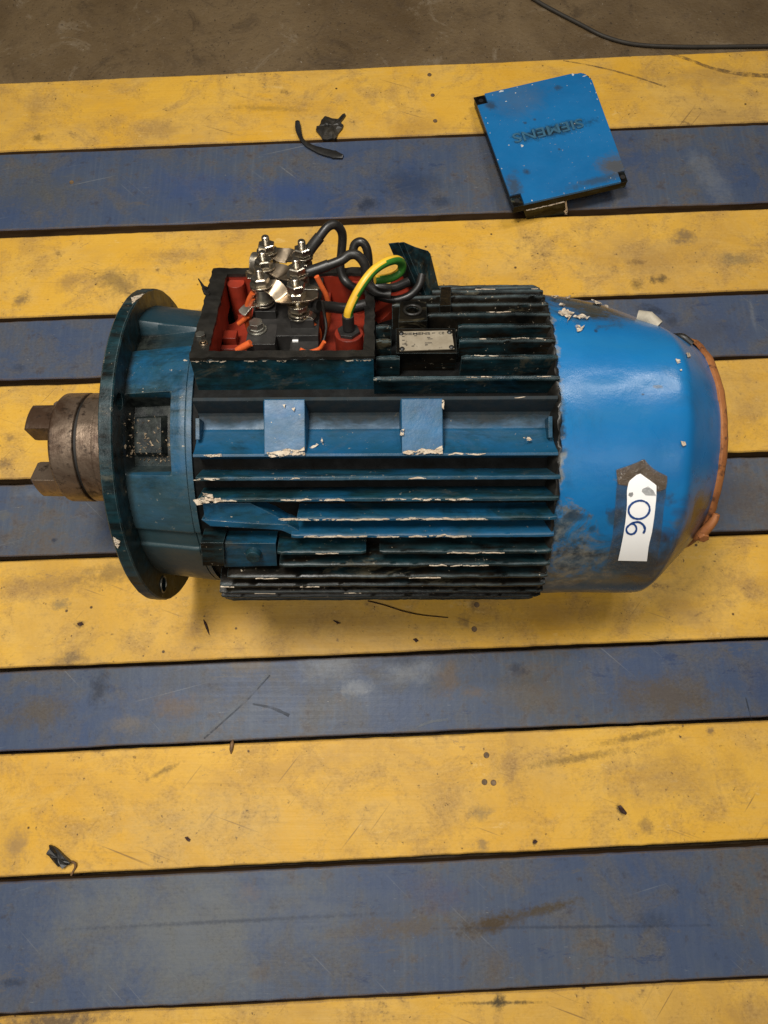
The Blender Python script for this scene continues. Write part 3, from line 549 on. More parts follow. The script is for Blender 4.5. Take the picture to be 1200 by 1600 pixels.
flake([(478, 704), (492, 695), (503, 690), (504, 683), (506, 690), (495, 698), (480, 707)], .1525, 'bare_patch', curl=.0005)
flake([(322, 711), (348, 709), (349, 713), (324, 714)], .1606, 'bare_patch'); flake([(627, 673), (633, 670), (632, 680), (626, 681)], .161, 'bare_patch', curl=.0005)
flake([(443, 633), (448, 632), (446, 638)], .1612, curl=.0006); flake([(457, 638), (463, 636), (461, 643)], .1612, curl=.0006); flake([(692, 625), (695, 626), (695, 640), (692, 638)], .1612, 'bare_patch', curl=.0005)
flake([(818, 684), (828, 683), (833, 688), (824, 689)], .154, curl=.0006)
# greasy bead where the body meets the cowl
mb = MB(); NB = 300
def bead(X, r, a):
    j = mnoise.noise((math.cos(a) * 14, math.sin(a) * 14, X * 300)); k_ = mnoise.noise((math.cos(a) * 40, math.sin(a) * 40, X * 500)); return (X + j * .0020 + k_ * .0014, r + j * .0018 + k_ * .0018)
mb.lathe([(.1430, .139), (.1445, .151), (.1460, .1560), (.1480, .1565), (.1492, .1545), (.1496, .150)], NB, jit=bead)
part('greasy_bead', mb, M_black, 60)

# end shield between the flange and the body, one surface with its pocket and ledges
PKX = (-.2215, -.1815)
def bell(X, a):
    d = math.degrees(a); t = (X + .2228) / .0608
    r = .1335 + .0065 * min(1, max(0, t * 1.2))
    def st(lo, hi, s=.8): return min(max((d - lo) / s + .5, 0), 1) * min(max((hi - d) / s + .5, 0), 1)
    r -= .0065 * st(18.6, 31.7)                                  # sunk strip below the top block
    w_ = st(31.7, 100, 1.0); r += (.1428 - .13 * (X + .2228) - r) * w_
    r -= .0035 * st(-63.8, -55.3); r -= .001 * st(-130, -63.8)
    if d < -100 or d > 90: r -= .0
    px = min(max((X - PKX[0]) / .0022 + .5, 0), 1) * min(max((PKX[1] - X) / .0022 + .5, 0), 1); r -= .021 * px * st(-31, -2.5, 1.4)
    bxm = min(max((X + .2175) / .0018 + .5, 0), 1) * min(max((-.1905 - X) / .0018 + .5, 0), 1); r += .010 * bxm * st(-25, -9, 1.4) * px
    if abs(X + .1672) < .0006: r -= .0012
    return r
Xs = sorted(set([-.2228 + .0608 * i / 40 for i in range(41)] + [PKX[0] + d for d in (-.0011, 0, .0011)] + [PKX[1] + d for d in (-.0011, 0, .0011)] + [-.1678, -.1672, -.1666]))
As = [];  a = -180.0
while a < 180: As.append(a); a += .5 if -70 < a < 56 else 3
mb = MB(); vs = [cp(X, R(a), bell(X, R(a)) + mnoise.noise((X * 50, a * .15, 0)) * .0003) for a in As for X in Xs]; P = len(Xs)
mb.add(vs, [(i * P + q, i * P + q + 1, ((i + 1) % len(As)) * P + q + 1, ((i + 1) % len(As)) * P + q) for i in range(len(As)) for q in range(P - 1)])
mb.lathe([(Xs[-1], bell(Xs[-1], 0)), (Xs[-1] + .0002, .12)], 90)
def shieldmat():
    k = paint('end shield enamel', 'teal'); c = k.b.inputs['Base Color'].links[0].from_socket
    sep = k.n('ShaderNodeSeparateXYZ'); k.set(sep.inputs[0], k.tc.outputs['Object']); x, y, z = sep.outputs; al = k.math('ARCTAN2', y, z); r = k.math('SQRT', k.math('ADD', k.math('MULTIPLY', y, y), k.math('MULTIPLY', z, z)))
    n = k.noise(k.coords(), 26, 7, .7, .5); nw = k.math('SUBTRACT', n, .5); n2 = k.noise(k.coords(), 110, 6, .7); dk = k.mix(k.rng(n2, .4, .6), (.0035, .004, .004), (.012, .014, .013))
    def band(v, a, b, w, col, amt): 
        nonlocal c; c = k.mix(k.math('MULTIPLY', k.rng(k.math('ADD', v, k.math('MULTIPLY', nw, w)), a, b), amt), c, col)
    band(x, -.2170, -.2225, .016, dk, .9)                       # grease thrown from the flange
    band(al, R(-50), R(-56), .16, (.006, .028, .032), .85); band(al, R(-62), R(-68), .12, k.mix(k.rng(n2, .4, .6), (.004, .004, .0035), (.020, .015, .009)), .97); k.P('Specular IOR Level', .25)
    band(al, R(17), R(20), .10, (.010, .022, .024), .8); band(al, R(29), R(32), -.10, (.008, .040, .060), .35)
    band(r, .1310, .1285, .004, k.mix(k.rng(n2, .42, .6), (.004, .0055, .005), (.022, .026, .022)), .97)   # darker where the surface is sunk
    band(al, R(-26), R(-40), .7, (.040, .070, .080), .5)        # dusty film on the flank
    k.P('Base Color', c); return k.m
M_shield = shieldmat()
shield = part('end_shield', mb, M_shield, 35, grime=.56, chips=.45, edge=1.2)
mb = MB()
for i in range(150):                                          # caked dirt in the pocket
    X = rnd.uniform(-.2185, -.186); a = R(rnd.triangular(-30, -8, -27)); s = rnd.uniform(.0003, .0021); r0 = bell(X, a)
    if rnd.random() < .4: X = rnd.uniform(-.2225, -.2185); a = R(rnd.uniform(-26, -8))
    p = cp(X, a, bell(X, a)); up = p.copy(); up.x = 0; up.normalize()
    mb.add([p + Vector((rnd.uniform(-s, s), rnd.uniform(-s, s), 0)) * 1.3 + up * rnd.uniform(-.0004, .0004) for _ in range(4)] + [p + up * s * .8], [(0, 1, 4), (1, 2, 4), (2, 3, 4), (3, 0, 4)])
part('caked_dirt', mb, simple('dry dirt', (.34, .26, .17), .6, 0, .5, 200, .4, (.03, .02, .012), .9), parent=shield, kind='stuff')
# flange with bolt holes
mb = MB(); RFL = .1587; mb.lathe([(-.2345, .052), (-.2345, RFL - .001), (-.2335, RFL), (-.2238, RFL), (-.2226, RFL - .0012), (-.2226, .05), (-.2345, .052)], 180, jit=lambda X, r, a: (X, r + (mnoise.noise((math.cos(a) * 30, math.sin(a) * 30, 1)) * .0007 if r > .15 else 0)))
flange = part('mounting_flange', mb, M_paint, 35, grime=.72, chips=.60, edge=1.5)
hm = MB()
for d in (-96, -6 - 180 + 180 + 84, 174, -6): 
    a = R(d)
    hm.cyl(cp(-.25, a, .1435), (1, 0, 0), .0075, .05, 20)
cut(flange, hm)
flange.data.set_sharp_from_angle(angle=R(35))
for q in (0,):
    a = R(-96); mb = MB()
    mb.lathe([(0, 0)], 3) if False else None
    pts = [cp(-.2222, a, .1435) + Vector((0, math.sin(t), math.cos(t))) * .0082 for t in [2 * math.pi * i / 20 for i in range(21)]]
    mb.tube(pts, .0009, 6, cap=False); part('hole_rim', mb, M_dull, 60, parent=flange)
flake([(206, 466), (228, 460), (216, 469), (208, 476)], .158, 'bare_patch', curl=.0006); flake([(178, 838), (190, 845), (186, 856), (181, 850)], .1588, 'bare_patch', curl=.0006)
# shaft with jaw coupling
mb = MB(); mb.lathe([(-.3259, 0), (-.3259, .0545), (-.3235, .0565), (-.3022, .0568), (-.3015, .0560), (-.3012, .052), (-.2985, .052), (-.2982, .0555), (-.2975, .0565), (-.2835, .0565), (-.2830, .0560), (-.2826, .0565), (-.2345, .0565), (-.2345, 0)], 96)
coup = part('shaft_coupling', mb, M_coup, 30)
mb = MB(); mb.lathe([(-.3013, .0535), (-.2984, .0535)], 64); part('coupling_groove', mb, M_lipdk, 60, parent=coup)
for c0 in (15, -75, 105, -165):
    mb = MB(); n = 12; vs = []
    for X, ro, ri in ((-.322, .0535, .026), (-.3490, .0530, .026), (-.3515, .0505, .028)):
        for i in range(n + 1):
            a = R(c0 - 16 + 32 * i / n); vs.append(cp(X, a, ro))
        for i in range(n + 1):
            a = R(c0 + 20 - 40 * i / n); vs.append(cp(X, a, ri))
    q = 2 * (n + 1); fs = [tuple(range(q - 1, -1, -1)), tuple(2 * q + i for i in range(q))]
    for l in range(2):
        for i in range(q): fs.append((l * q + i, l * q + (i + 1) % q, (l + 1) * q + (i + 1) % q, (l + 1) * q + i))
    mb.add(vs, fs); part('coupling_jaw', mb, M_coup, 35, parent=coup)

# fan cowl
prof = [(.1470, .1480), (.1470, .1530)] + [(.1480 + .158 * i / 64, .15) for i in range(65)] + [(.3075, .1020), (.3078, 0)]
mb = MB(); mb.lathe(prof, 180, jit=lambda X, r, a: (X, (cowl_r(X, a) - (.0009 if X < .1475 else 0) if r >= .15 else r) + (mnoise.noise((X * 14, a * 2.2, 3)) * .0014 + mnoise.noise((X * 34, a * 5, 8)) * .0006 if r > .1 else 0)))
cowl = part('fan_cowl', mb, M_cowl, 30, grime=.03, chips=.30, edge=.3)
mb = MB(); mb.lathe([(.3020, .1075), (.3040, .1096), (.3078, .1088), (.3108, .1055), (.3118, .1020), (.3105, .0990), (.3080, .0985)], 128, jit=lambda X, r, a: (X + mnoise.noise((math.cos(a) * 5, math.sin(a) * 5, 0)) * .0012, r + mnoise.noise((math.cos(a) * 9, math.sin(a) * 9, 4)) * .0012))
part('rusty_lip', mb, M_lip, 50, parent=cowl)
X, a = cyl(1103, 826, .112); mb = MB()
pts = [cp(X + dx, a + da, .112 + dr) for dx, da, dr in ((.006, .16, -.002), (.003, .08, .001), (-.002, -.01, .003), (-.007, -.10, .003))]; mb.tube(cat(pts, 4), [.003, .0034, .0038, .004, .0042, .0044, .0046, .0048, .005, .005, .0048, .0042, .003], 10); mb.cyl(cp(X - .002, a - .04, .112), Vector((0, math.sin(a), math.cos(a))), .005, .009, 6); part('lip_bracket', mb, M_lip, 50, parent=cowl)
X, a = cyl(1066, 533, .118); mb = MB(); mb.tube(cat([cp(X - .006, a + .05, .120), cp(X, a, .1225), cp(X + .008, a - .05, .118)], 4), .003, 8); part('lip_clip', mb, M_black, 50, parent=cowl)
# peeling paint at the top of the cowl
for pts in ([(872, 492), (880, 486), (890, 489), (898, 493), (893, 498), (888, 504), (886, 509), (889, 499), (880, 496)], [(896, 497), (910, 495), (922, 499), (918, 502), (904, 500)], [(874, 479), (880, 477), (884, 479), (878, 482)], [(899, 513), (904, 511), (908, 514), (914, 511), (910, 519), (904, 522)], [(862, 467), (874, 466), (870, 469)], [(935, 462), (942, 470), (940, 478), (930, 476), (925, 470)], [(944, 480), (952, 482), (951, 484)], [(885, 467), (893, 466), (890, 470)]):
    flake(pts, .15, curl=.0022, cowl_=True)
for px, py, s in ((1060, 566, 4), (1076, 556, 4), (1068, 693, 4), (1064, 579, 2)):
    flake([(px - s, py - s), (px + s * .6, py - s * .7), (px + s, py + s * .6), (px - s * .2, py + s)], .15, 'bare_patch', curl=.0006, cowl_=True)
X, a = cowl_pt(1016, 502); rr_ = cowl_r(X, a); mb = MB(); mb.tube([cp(X - .009, a + .06, rr_ + .002), cp(X, a + .03, rr_ + .002), cp(X + .008, a - .02, rr_ - .003)], [.0062, .0066, .006], 10); part('foam_plug', mb, M_beige, 50, parent=cowl)
# paper label with handwritten number under dirty tape
def patch(left, right, r, nu=6, nv=24):
    m = MB()
    def pl(P, t):
        q = t * (len(P) - 1); i = min(int(q), len(P) - 2); f = q - i; return P[i][0] * (1 - f) + P[i + 1][0] * f, P[i][1] * (1 - f) + P[i + 1][1] * f
    def fn(u, v):
        a, b = pl(left, v), pl(right, v); X, al = cyl(a[0] + (b[0] - a[0]) * u, a[1] + (b[1] - a[1]) * u, r); return cp(X, al, r)
    m.grid(fn, nu, nv); return m
RH = .1546
label = part('paper_label', patch([(996, 742), (984, 752), (981, 766), (981, 790), (979, 812), (975, 838), (971, 858), (967, 876)], [(1002, 740), (1016, 750), (1027, 758), (1027, 775), (1024, 805), (1020, 832), (1015, 852), (1012, 877)], RH), M_paper, 60)
part('clear_tape', patch([(1000, 730), (966, 744), (964, 770), (962, 800), (958, 840), (952, 868), (948, 886)], [(1010, 730), (1042, 752), (1042, 770), (1038, 800), (1034, 840), (1027, 880), (1021, 905)], RH - .0004, 14, 40), M_tape, 60)
part('tape_fold', patch([(1005, 718), (1000, 721), (985, 727), (964, 734), (965, 745), (967, 757), (975, 758)], [(1009, 718), (1013, 724), (1024, 734), (1044, 744), (1044, 752), (1042, 764), (1030, 768)], RH - .0001, 16, 16), M_fold, 60)
part('tape_smear', patch([(1005, 764), (1004, 768), (1010, 774)], [(1014, 760), (1022, 766), (1027, 775)], RH + .0003, 4, 6), M_tape, 60, parent=label)
part('tape_smear', patch([(984, 770), (983, 774), (987, 777)], [(990, 769), (991, 773), (989, 776)], RH + .0003, 4, 6), M_tape, 60, parent=label)
def stroke(pts, w, r, closed=False):
    P = cat([Vector((x, y, 0)) for x, y in pts], 6); m = MB(); vs = []; L = len(P)
    for i, p in enumerate(P):
        t = (P[min(i + 1, L - 1)] - P[max(i - 1, 0)]).normalized(); s = Vector((-t.y, t.x, 0)) * w * (.85 + .3 * mnoise.noise((i * .3, w, pts[0][0])))
        for q in (p + s, p - s): X, a = cyl(q.x, q.y, r); vs.append(cp(X, a, r))
    m.add(vs, [(2 * i, 2 * i + 1, 2 * i + 3, 2 * i + 2) for i in range(L - 1)]); return m
zero = [(1000 + 16.3 * math.cos(t) - 2.5 * math.sin(t), 796.5 + 14.3 * math.sin(t) + 1.0 * math.cos(t)) for t in [-2.0 + 2 * math.pi * i / 16 for i in range(17)]]
part('digit', stroke(zero, 1.9, RH + .0005), M_ink, parent=label)
six = [(1006.5, 833.5), (1009, 827), (1006.5, 820.5), (1000, 816), (992, 816.5), (984.5, 820.5), (980, 826), (981.5, 832), (987, 834.8), (993, 832.5), (995.8, 826.5), (993.5, 820.5), (988.5, 817.8)]
part('digit', stroke(six, 1.9, RH + .0005), M_ink, parent=label)

# nameplate and lifting boss
def curved(px, r0, r1, m):
    A = [cyl(x, y, r1) for x, y in px]; m.box8([cp(X, a, r0) for X, a in A] + [cp(X, a, r1) for X, a in A])
mb = MB(); curved([(620, 552), (716, 552), (712, 513), (620, 513)], .135, .1615, mb); part('nameplate_boss', mb, M_paint, None, grime=.95, chips=.40, edge=.7)
def pm(u, v, h=0):                                           # plate coordinates 0..1 -> motor axes
    A = [Vector(cp(*cyl(x, y, .163), .163)) for x, y in ((626, 549), (711, 546), (707, 517), (625, 519))]
    p = (A[0] * (1 - u) + A[1] * u) * (1 - v) + (A[3] * (1 - u) + A[2] * u) * v
    n = (A[1] - A[0]).cross(A[3] - A[0]).normalized(); return p + n * h
mb = MB(); mb.box(lambda a, b, c: pm(a, b, c), 0, 1, 0, 1, -.0003, .0007); npl = part('nameplate', mb, M_plate)
for u, v in ((.045, .10), (.955, .10), (.04, .90), (.955, .90)):
    mb = MB(); n = (pm(0, 0, 1) - pm(0, 0, 0)); mb.cyl(pm(u, v, .0006), n, .0024, .0012, 10, .0015); part('rivet', mb, M_black, 60, parent=npl)
def text_mesh(txt, fr, u0, u1, v0, v1, h0, h1, mat, name, parent, bold=.0):
    cu = bpy.data.curves.new('lettering', 'FONT'); cu.body = txt; cu.size = 1; cu.extrude = .5; cu.offset = bold; cu.resolution_u = 3
    o = bpy.data.objects.new('lettering', cu); COL.objects.link(o); dg = bpy.context.evaluated_depsgraph_get(); me = bpy.data.meshes.new_from_object(o.evaluated_get(dg)); bpy.data.objects.remove(o)
    xs = [v.co.x for v in me.vertices]; ys = [v.co.y for v in me.vertices]; x0, x1, y0, y1 = min(xs), max(xs), min(ys), max(ys)
    for v in me.vertices:
        v.co = fr(u0 + (u1 - u0) * (v.co.x - x0) / (x1 - x0), v0 + (v1 - v0) * (v.co.y - y0) / (y1 - y0), h0 if v.co.z < 0 else h1)
    me.materials.clear(); me.materials.append(mat); me.name = name
    return link(name, me, parent, None if parent is not motor else ML)
text_mesh('SIEMENS', pm, .09, .585, .80, .925, .0007, .0009, M_print, 'lettering', npl, .02)
text_mesh('CE', pm, .745, .845, .80, .925, .0007, .0009, M_print, 'lettering', npl)
mb = MB()
for u0, u1, v in ((.05, .1, .72), (.28, .33, .74), (.52, .58, .63), (.53, .62, .55), (.47, .60, .34), (.47, .52, .25), (.22, .27, .20), (.05, .10, .52), (.05, .11, .32), (.62, .68, .86)):
    mb.box(lambda a, b, c: pm(a, b, c), u0, u1, v, v + .035, .0007, .00082)
part('print_lines', mb, M_print, parent=npl)
mb = MB(); curved([(624, 503), (669, 501), (667, 470), (626, 471)], .135, .1635, mb); boss = part('lifting_boss', mb, M_paint, None, grime=1.0, chips=.38, edge=.55)
X, a = cyl(646, 484, .164); nn = Vector((0, math.sin(a), math.cos(a))); mb = MB(); mb.cyl(cp(X, a, .150), nn, .0058, .03, 20); cut(boss, mb)
mb = MB(); mb.tube([cp(X, a, .1637) + (BX * math.cos(t) + nn.cross(BX) * math.sin(t)) * .0072 for t in [2 * math.pi * i / 20 for i in range(21)]], .0014, 8, cap=False); part('hole_rim', mb, M_black, 60, parent=boss)
mb = MB(); curved([(688, 478), (706, 477), (706, 448), (690, 449)], .135, .1625, mb); part('body_lug', mb, M_paint, None, grime=1, chips=.4, edge=.6)

# terminal box: walls dark outside, red inside
LB, WB = .1522, .1304
mb = MB(); mb.box(bx, 0, LB, 0, WB, -.062, -.0022); tb = part('terminal_box', mb, [M_paint, M_red, M_lipdk], None, grime=.66, chips=.36, edge=.8)
cav = MB(); cav.box(bx, .0135, LB - .008, .0075, WB - .009, -.036, .02, 0)
for px, py, r in ((356, 497, .0105), (350, 541, .0115), (545, 528, .006)):
    q = bc(px, py, -.036); cav.cyl(q - BN * .022, BN, r, .03, 24)
cut(tb, cav)
lo, hi = .013, LB - .0075
for p in tb.data.polygons:
    q = p.center - BO; a, b, c = q.dot(BX), q.dot(BY), q.dot(BN); p.material_index = (2 if c < -.0365 and .0125 < a < LB - .0072 and b > .0068 and (abs(c + .047) < .0095 or c < -.0575) and p.area < 3e-4 and not (c < -.0615) else 1) if (.0125 < a < LB - .0072 and .0068 < b < WB - .0082 and c < -.004) else 0
# black rubber gasket on the rim, ragged outside
mb = MB(); per = []
oc = [(0, 0), (LB, 0), (LB, WB), (0, WB)]; ic = [(.0145, .0082), (LB - .0085, .0082), (LB - .0085, WB - .0095), (.0145, WB - .0095)]
N = 28; vs = []
for s_ in range(4):
    for i in range(N):
        t = i / N; o0, o1 = oc[s_], oc[(s_ + 1) % 4]; i0, i1 = ic[s_], ic[(s_ + 1) % 4]
        j = rnd.uniform(-.0004, .0011) + (.003 if rnd.random() < .06 and s_ == 3 else 0); nx, ny = [(0, -1), (1, 0), (0, 1), (-1, 0)][s_]
        ox, oy = o0[0] + (o1[0] - o0[0]) * t + nx * j, o0[1] + (o1[1] - o0[1]) * t + ny * j; jj = rnd.uniform(-.0006, .0006)
        ix, iy = i0[0] + (i1[0] - i0[0]) * t + nx * jj, i0[1] + (i1[1] - i0[1]) * t + ny * jj; h = rnd.uniform(-.0002, .0005)
        vs += [bx(ox, oy, -.0021), bx(ox, oy, .0006 + h), bx(ix, iy, .0006 + h), bx(ix, iy, -.0021)]
T = 4 * N; mb.add(vs, [(i * 4 + q, ((i + 1) % T) * 4 + q, ((i + 1) % T) * 4 + (q + 1) % 4, i * 4 + (q + 1) % 4) for i in range(T) for q in range(4)])
part('box_gasket', mb, M_black, None, parent=tb)
mb = MB()
for a, b, w, l in ((-.004, .100, .0012, .010), (-.002, .094, .001, .007), (-.001, .090, .0014, .005)): mb.tube([bx(a + .004, b - .002, 0), bx(a, b, .001), bx(a - l * .6, b + l, .003)], [w * 1.6, w * 1.2, w * .5], 6)
part('gasket_shred', mb, M_black, 60, parent=tb)
for a0, a1 in ((.001, .030), (.045, .056), (.060, .064), (.072, .080), (.128, .150)):      # pale scraped line along the near rim
    mb = MB(); n = max(3, int((a1 - a0) / .0015)); U = []; D_ = []
    for i in range(n + 1):
        x0 = a0 + (a1 - a0) * i / n; e = min(1, i, n - i) ; U.append(bx(x0, -.0012, -.0020 - rnd.uniform(0, .0004))); D_.append(bx(x0, -.0012, -.0026 - e * rnd.uniform(0, .0016)))
    mb.add(U + D_, [(i, i + 1, n + 2 + i, n + 1 + i) for i in range(n)]); part('bare_patch', mb, M_cream, None, parent=tb)
def hexnut(m, p, ax, r, h, n=6, mi=0): m.cyl(p, ax, r, h, n, m=mi)
for p, r in ((bc(316, 533, .001), .0042),):
    mb = MB(); hexnut(mb, bx(*[(bc(315, 526, .001) - BO).dot(q) for q in (BX, BY)], .0006), BN, .0042, .0035); part('cover_screw', mb, M_dull, None, parent=tb)
    c_ = bc(319, 536, .001); mb = MB(); mb.tube([c_ + (BX * math.cos(t) + BY * math.sin(t)) * .0032 for t in [2 * math.pi * i / 16 for i in range(17)]], .0009, 6, cap=False); mb.cyl(c_, BN, .0018, .002, 8); part('screw_hole', mb, M_brass, 60, parent=tb)
# red posts and ledges inside the box
for a0, a1, b0, b1, c1, rnd_ in ((.0138, .030, .098, .1213, -.006, 1), (.034, .048, .104, .1213, -.012, 1), (.0138, .026, .060, .072, -.026, 0), (.0138, .030, .047, .053, -.028, 0), (.036, .060, .0078, .020, -.026, 0), (.124, .1438, .0078, .030, -.030, 0), (.128, .1438, .100, .1213, -.008, 1), (.060, .110, .110, .1213, -.020, 0)):
    mb = MB()
    if rnd_: mb.cyl(bx((a0 + a1) / 2, b1 - (a1 - a0) / 2 + .004, -.050), BN, (a1 - a0) / 2, c1 + .050, 24)
    else: mb.box(bx, a0, a1, b0, b1, -.0498, c1)
    part('inner_post' if rnd_ else 'inner_ledge', mb, M_red, 40, parent=tb)
# cable entry wall at the far right of the box
mb = MB()
q = [bc(632, 378, .04), bc(673, 393, .02), bc(686, 446, -.012), bc(661, 447, .0)]
n = (q[1] - q[0]).cross(q[3] - q[0]).normalized()
if n.z < 0: n = -n
mid = []
ou = [q[0], q[0].lerp(q[1], .4) - n * 0 + (q[0] - q[3]) * -.02, q[0].lerp(q[1], .92), q[1] + (q[2] - q[1]) * .06, q[2] + (q[2] - q[1]) * .4, q[3] + (q[3] - q[0]) * .4]
mb.prism([p - n * .005 for p in ou], n * .005); ce = part('cable_entry_wall', mb, M_paint, None, grime=.72, chips=.42, edge=1.0)
mb = MB(); dvec = (q[0] - q[1]).normalized()
e0, e1 = q[0] - n * .0055, q[3] - n * .0055
mb.box8([e0 + dvec * .001, e1 + dvec * .001, e1 + dvec * .001 - n * .012, e0 + dvec * .001 - n * .012, e0 - dvec * .004, e1 - dvec * .004, e1 - dvec * .004 - n * .012, e0 - dvec * .004 - n * .012]); part('entry_lining', mb, M_paint, None, parent=ce, grime=.8, chips=.5, edge=1)
p0, p1 = bx(LB - .004, .118, -.03), bx(LB - .004, .075, -.03)
mb = MB(); r0_, r1_ = bc(640, 412, .012), bc(656, 446, -.008)
mb.box8([p1 + BN * -.02, r1_ - BN * .012, r0_ - BN * .012, p0 - BN * .02, p1, r1_, r0_, p0]); part('entry_floor', mb, M_red, None, parent=ce)

# terminal block
mb = MB(); mb.box(bx, .044, .104, .034, .122, -.049, -.004); 
tblk = part('terminal_block', mb, M_plastic)
for a0, a1, b0, b1, c1 in ((.046, .066, .026, .034, -.012), (.080, .104, .020, .045, -.010), (.066, .080, .024, .034, -.020), (.080, .100, .045, .060, .004), (.048, .066, .058, .076, .004), (.048, .064, .084, .102, .004), (.080, .096, .074, .09, .004)):
    mb = MB(); mb.box(bx, a0, a1, b0, b1, -.049, c1); part('block_barrier', mb, M_plastic, None, parent=tblk)
mb = MB(); mb.box(bx, .043, .068, .022, .050, -.049, -.0035); part('block_foot', mb, M_plastic, None, parent=tblk)
pb_ = bc(463, 532, -.0095); mb = MB(); mb.cyl(pb_, BN, .0035, .0014, 4); part('white_tip', mb, M_paper, None, parent=tblk)
# hex bolt that holds the block
pb_ = bc(403, 516, -.0035); mb = MB(); mb.cyl(pb_, BN, .0086, .0016, 24); mb.cyl(pb_ + BN * .0016, BN, .0072, .0022, 24, .0068); mb.cyl(pb_ + BN * .0036, BN, .0066, .0050, 6, .0062); part('block_bolt', mb, M_dull, 30, parent=tblk)
STUD = {'LF': (.0555, .1185), 'LM': (.0556, .0935), 'LN': (.0555, .0665), 'RF': (.0883, .1112), 'RM': (.0857, .0815), 'RN': (.0872, .0525)}
nutm = MB(); nutm.cyl((0, 0, 0), (0, 0, 1), .0074, .0006, 6, .0079); nutm.cyl((0, 0, .0006), (0, 0, 1), .0079, .0052, 6); nutm.cyl((0, 0, .0058), (0, 0, 1), .0079, .0008, 6, .0067); nut_me = nutm.mesh('nut', M_zinc)
wm = MB(); wm.cyl((0, 0, 0), (0, 0, 1), .0095, .0013, 22); wash_me = wm.mesh('washer', M_zinc, 40)
def stud_mesh(h):
    m = MB(); pts = []; rr = []; c = 0
    while c < h - .0012: pts += [(0, 0, c), (0, 0, c + .0004)]; rr += [.0036, .0033]; c += .0008
    pts += [(0, 0, h - .0008), (0, 0, h)]; rr += [.0034, .0026]; m.tube(pts, rr, 14); return m.mesh('terminal_stud', M_zinc, 40)
RM = Matrix((BX, BY, BN)).transposed().to_4x4()
def put(name, me, p, parent, spin=0):
    o = link(name, me, parent); o.matrix_local = Matrix.Translation(p) @ RM @ Matrix.Rotation(spin, 4, 'Z'); return o
SH = stud_mesh(.046)
for k_, (a, b) in STUD.items():
    put('terminal_stud', SH, bx(a, b, -.006), tblk)
    sp = rnd.uniform(0, 1)
    if k_[0] == 'L':
        put('nut', nut_me, bx(a, b, .0265), tblk, sp); put('washer', wash_me, bx(a, b, .0250), tblk); put('washer', wash_me, bx(a, b, .0070), tblk); put('washer', wash_me, bx(a, b, .0098), tblk)
        m = MB(); m.cyl((0, 0, 0), (0, 0, 1), .0078, .0115, 20); put('spacer_sleeve', m.mesh('spacer_sleeve', M_dull, 40), bx(a, b, .0112), tblk)
    elif k_ != 'RN':
        put('nut', nut_me, bx(a, b, .0265), tblk, sp); put('washer', wash_me, bx(a, b, .0245), tblk); put('nut', nut_me, bx(a, b, .0135), tblk, sp + .4); put('nut', nut_me, bx(a, b, .0068), tblk, sp)
    else:
        put('nut', nut_me, bx(a, b, .0215), tblk, .3); put('nut', nut_me, bx(a, b, .0090), tblk, .9); put('washer', wash_me, bx(a, b, .0065), tblk); put('washer', wash_me, bx(a, b, .0035), tblk)
        put('washer', wash_me, bx(a, b, .0150), tblk); put('nut', nut_me, bx(a, b, .0285), tblk, .7)
def strap(pts, w, th, tw):                                   # flat strip along pts with twist angles
    P = cat(pts, 6); L = len(P); m = MB(); vs = []
    for i, p in enumerate(P):
        t = (P[min(i + 1, L - 1)] - P[max(i - 1, 0)]).normalized(); f = i / (L - 1); q = f * (len(tw) - 1); j = min(int(q), len(tw) - 2); an = tw[j] + (tw[j + 1] - tw[j]) * (q - j)
        n0 = (BN - t * BN.dot(t)).normalized(); s0 = t.cross(n0); s = s0 * math.cos(an) + n0 * math.sin(an); nn = n0 * math.cos(an) - s0 * math.sin(an)
        ww = w * (.55 if i in (0, L - 1) else 1)
        vs += [p + s * ww, p - s * ww, p - s * ww + nn * th, p + s * ww + nn * th]
    fs = [(3, 2, 1, 0), tuple((L - 1) * 4 + q for q in range(4))]
    for i in range(L - 1):
        for q in range(4): fs.append((i * 4 + q, i * 4 + (q + 1) % 4, (i + 1) * 4 + (q + 1) % 4, (i + 1) * 4 + q))
    m.add(vs, fs); return m
for l, r_, c1, tw in (('LF', 'RF', .0232, (0, 0, -.45, -.5, -.1, 0)), ('LM', 'RM', .0232, (0, 0, -.4, -.5, -.1, 0)), ('LN', 'RN', .0195, (0, 0, -.75, -.4, 0, 0))):
    A = STUD[l]; B = STUD[r_]
    part('link_strap', strap([bx(A[0] - .009, A[1], .0235), bx(A[0] + .004, A[1], .0235), bx(A[0] + .013, A[1] - .003, .0225), bx((A[0] + B[0]) / 2 + .003, (A[1] + B[1]) / 2, (c1 + .0235) / 2 - (.005 if l == 'LN' else .001)), bx(B[0] - .008, B[1] + .001, c1), bx(B[0] + (.018 if l == 'LN' else .009), B[1] + .001, c1 + (.003 if l == 'LN' else 0))], .0072, .0012, tw), M_brass, 40, parent=tblk)
part('link_strap', strap([bx(.0470, .118, .0235), bx(.0445, .110, .022), bx(.0435, .098, .016), bx(.0440, .086, .0225), bx(.047, .078, .023)], .0045, .0011, (0, .5, .9, .5, 0)), M_zinc, 40, parent=tblk)
part('wire_lug', strap([bx(.055, .062, .009), bx(.046, .060, .009), bx(.041, .057, .007), bx(.037, .054, .004)], .0042, .0012, (0, 0, .2, .3)), M_zinc, 40, parent=tblk)
part('wire_lug', strap([bx(.0872, .0525, .0050), bx(.095, .052, .0050), bx(.101, .050, .002)], .0045, .0012, (0, 0, .3)), M_zinc, 40, parent=tblk)
part('wire_lug', strap([bx(.0857, .0815, .012), bx(.096, .080, .012), bx(.105, .078, .011)], .0052, .0014, (0, .2, .6)), M_dull, 40, parent=tblk)
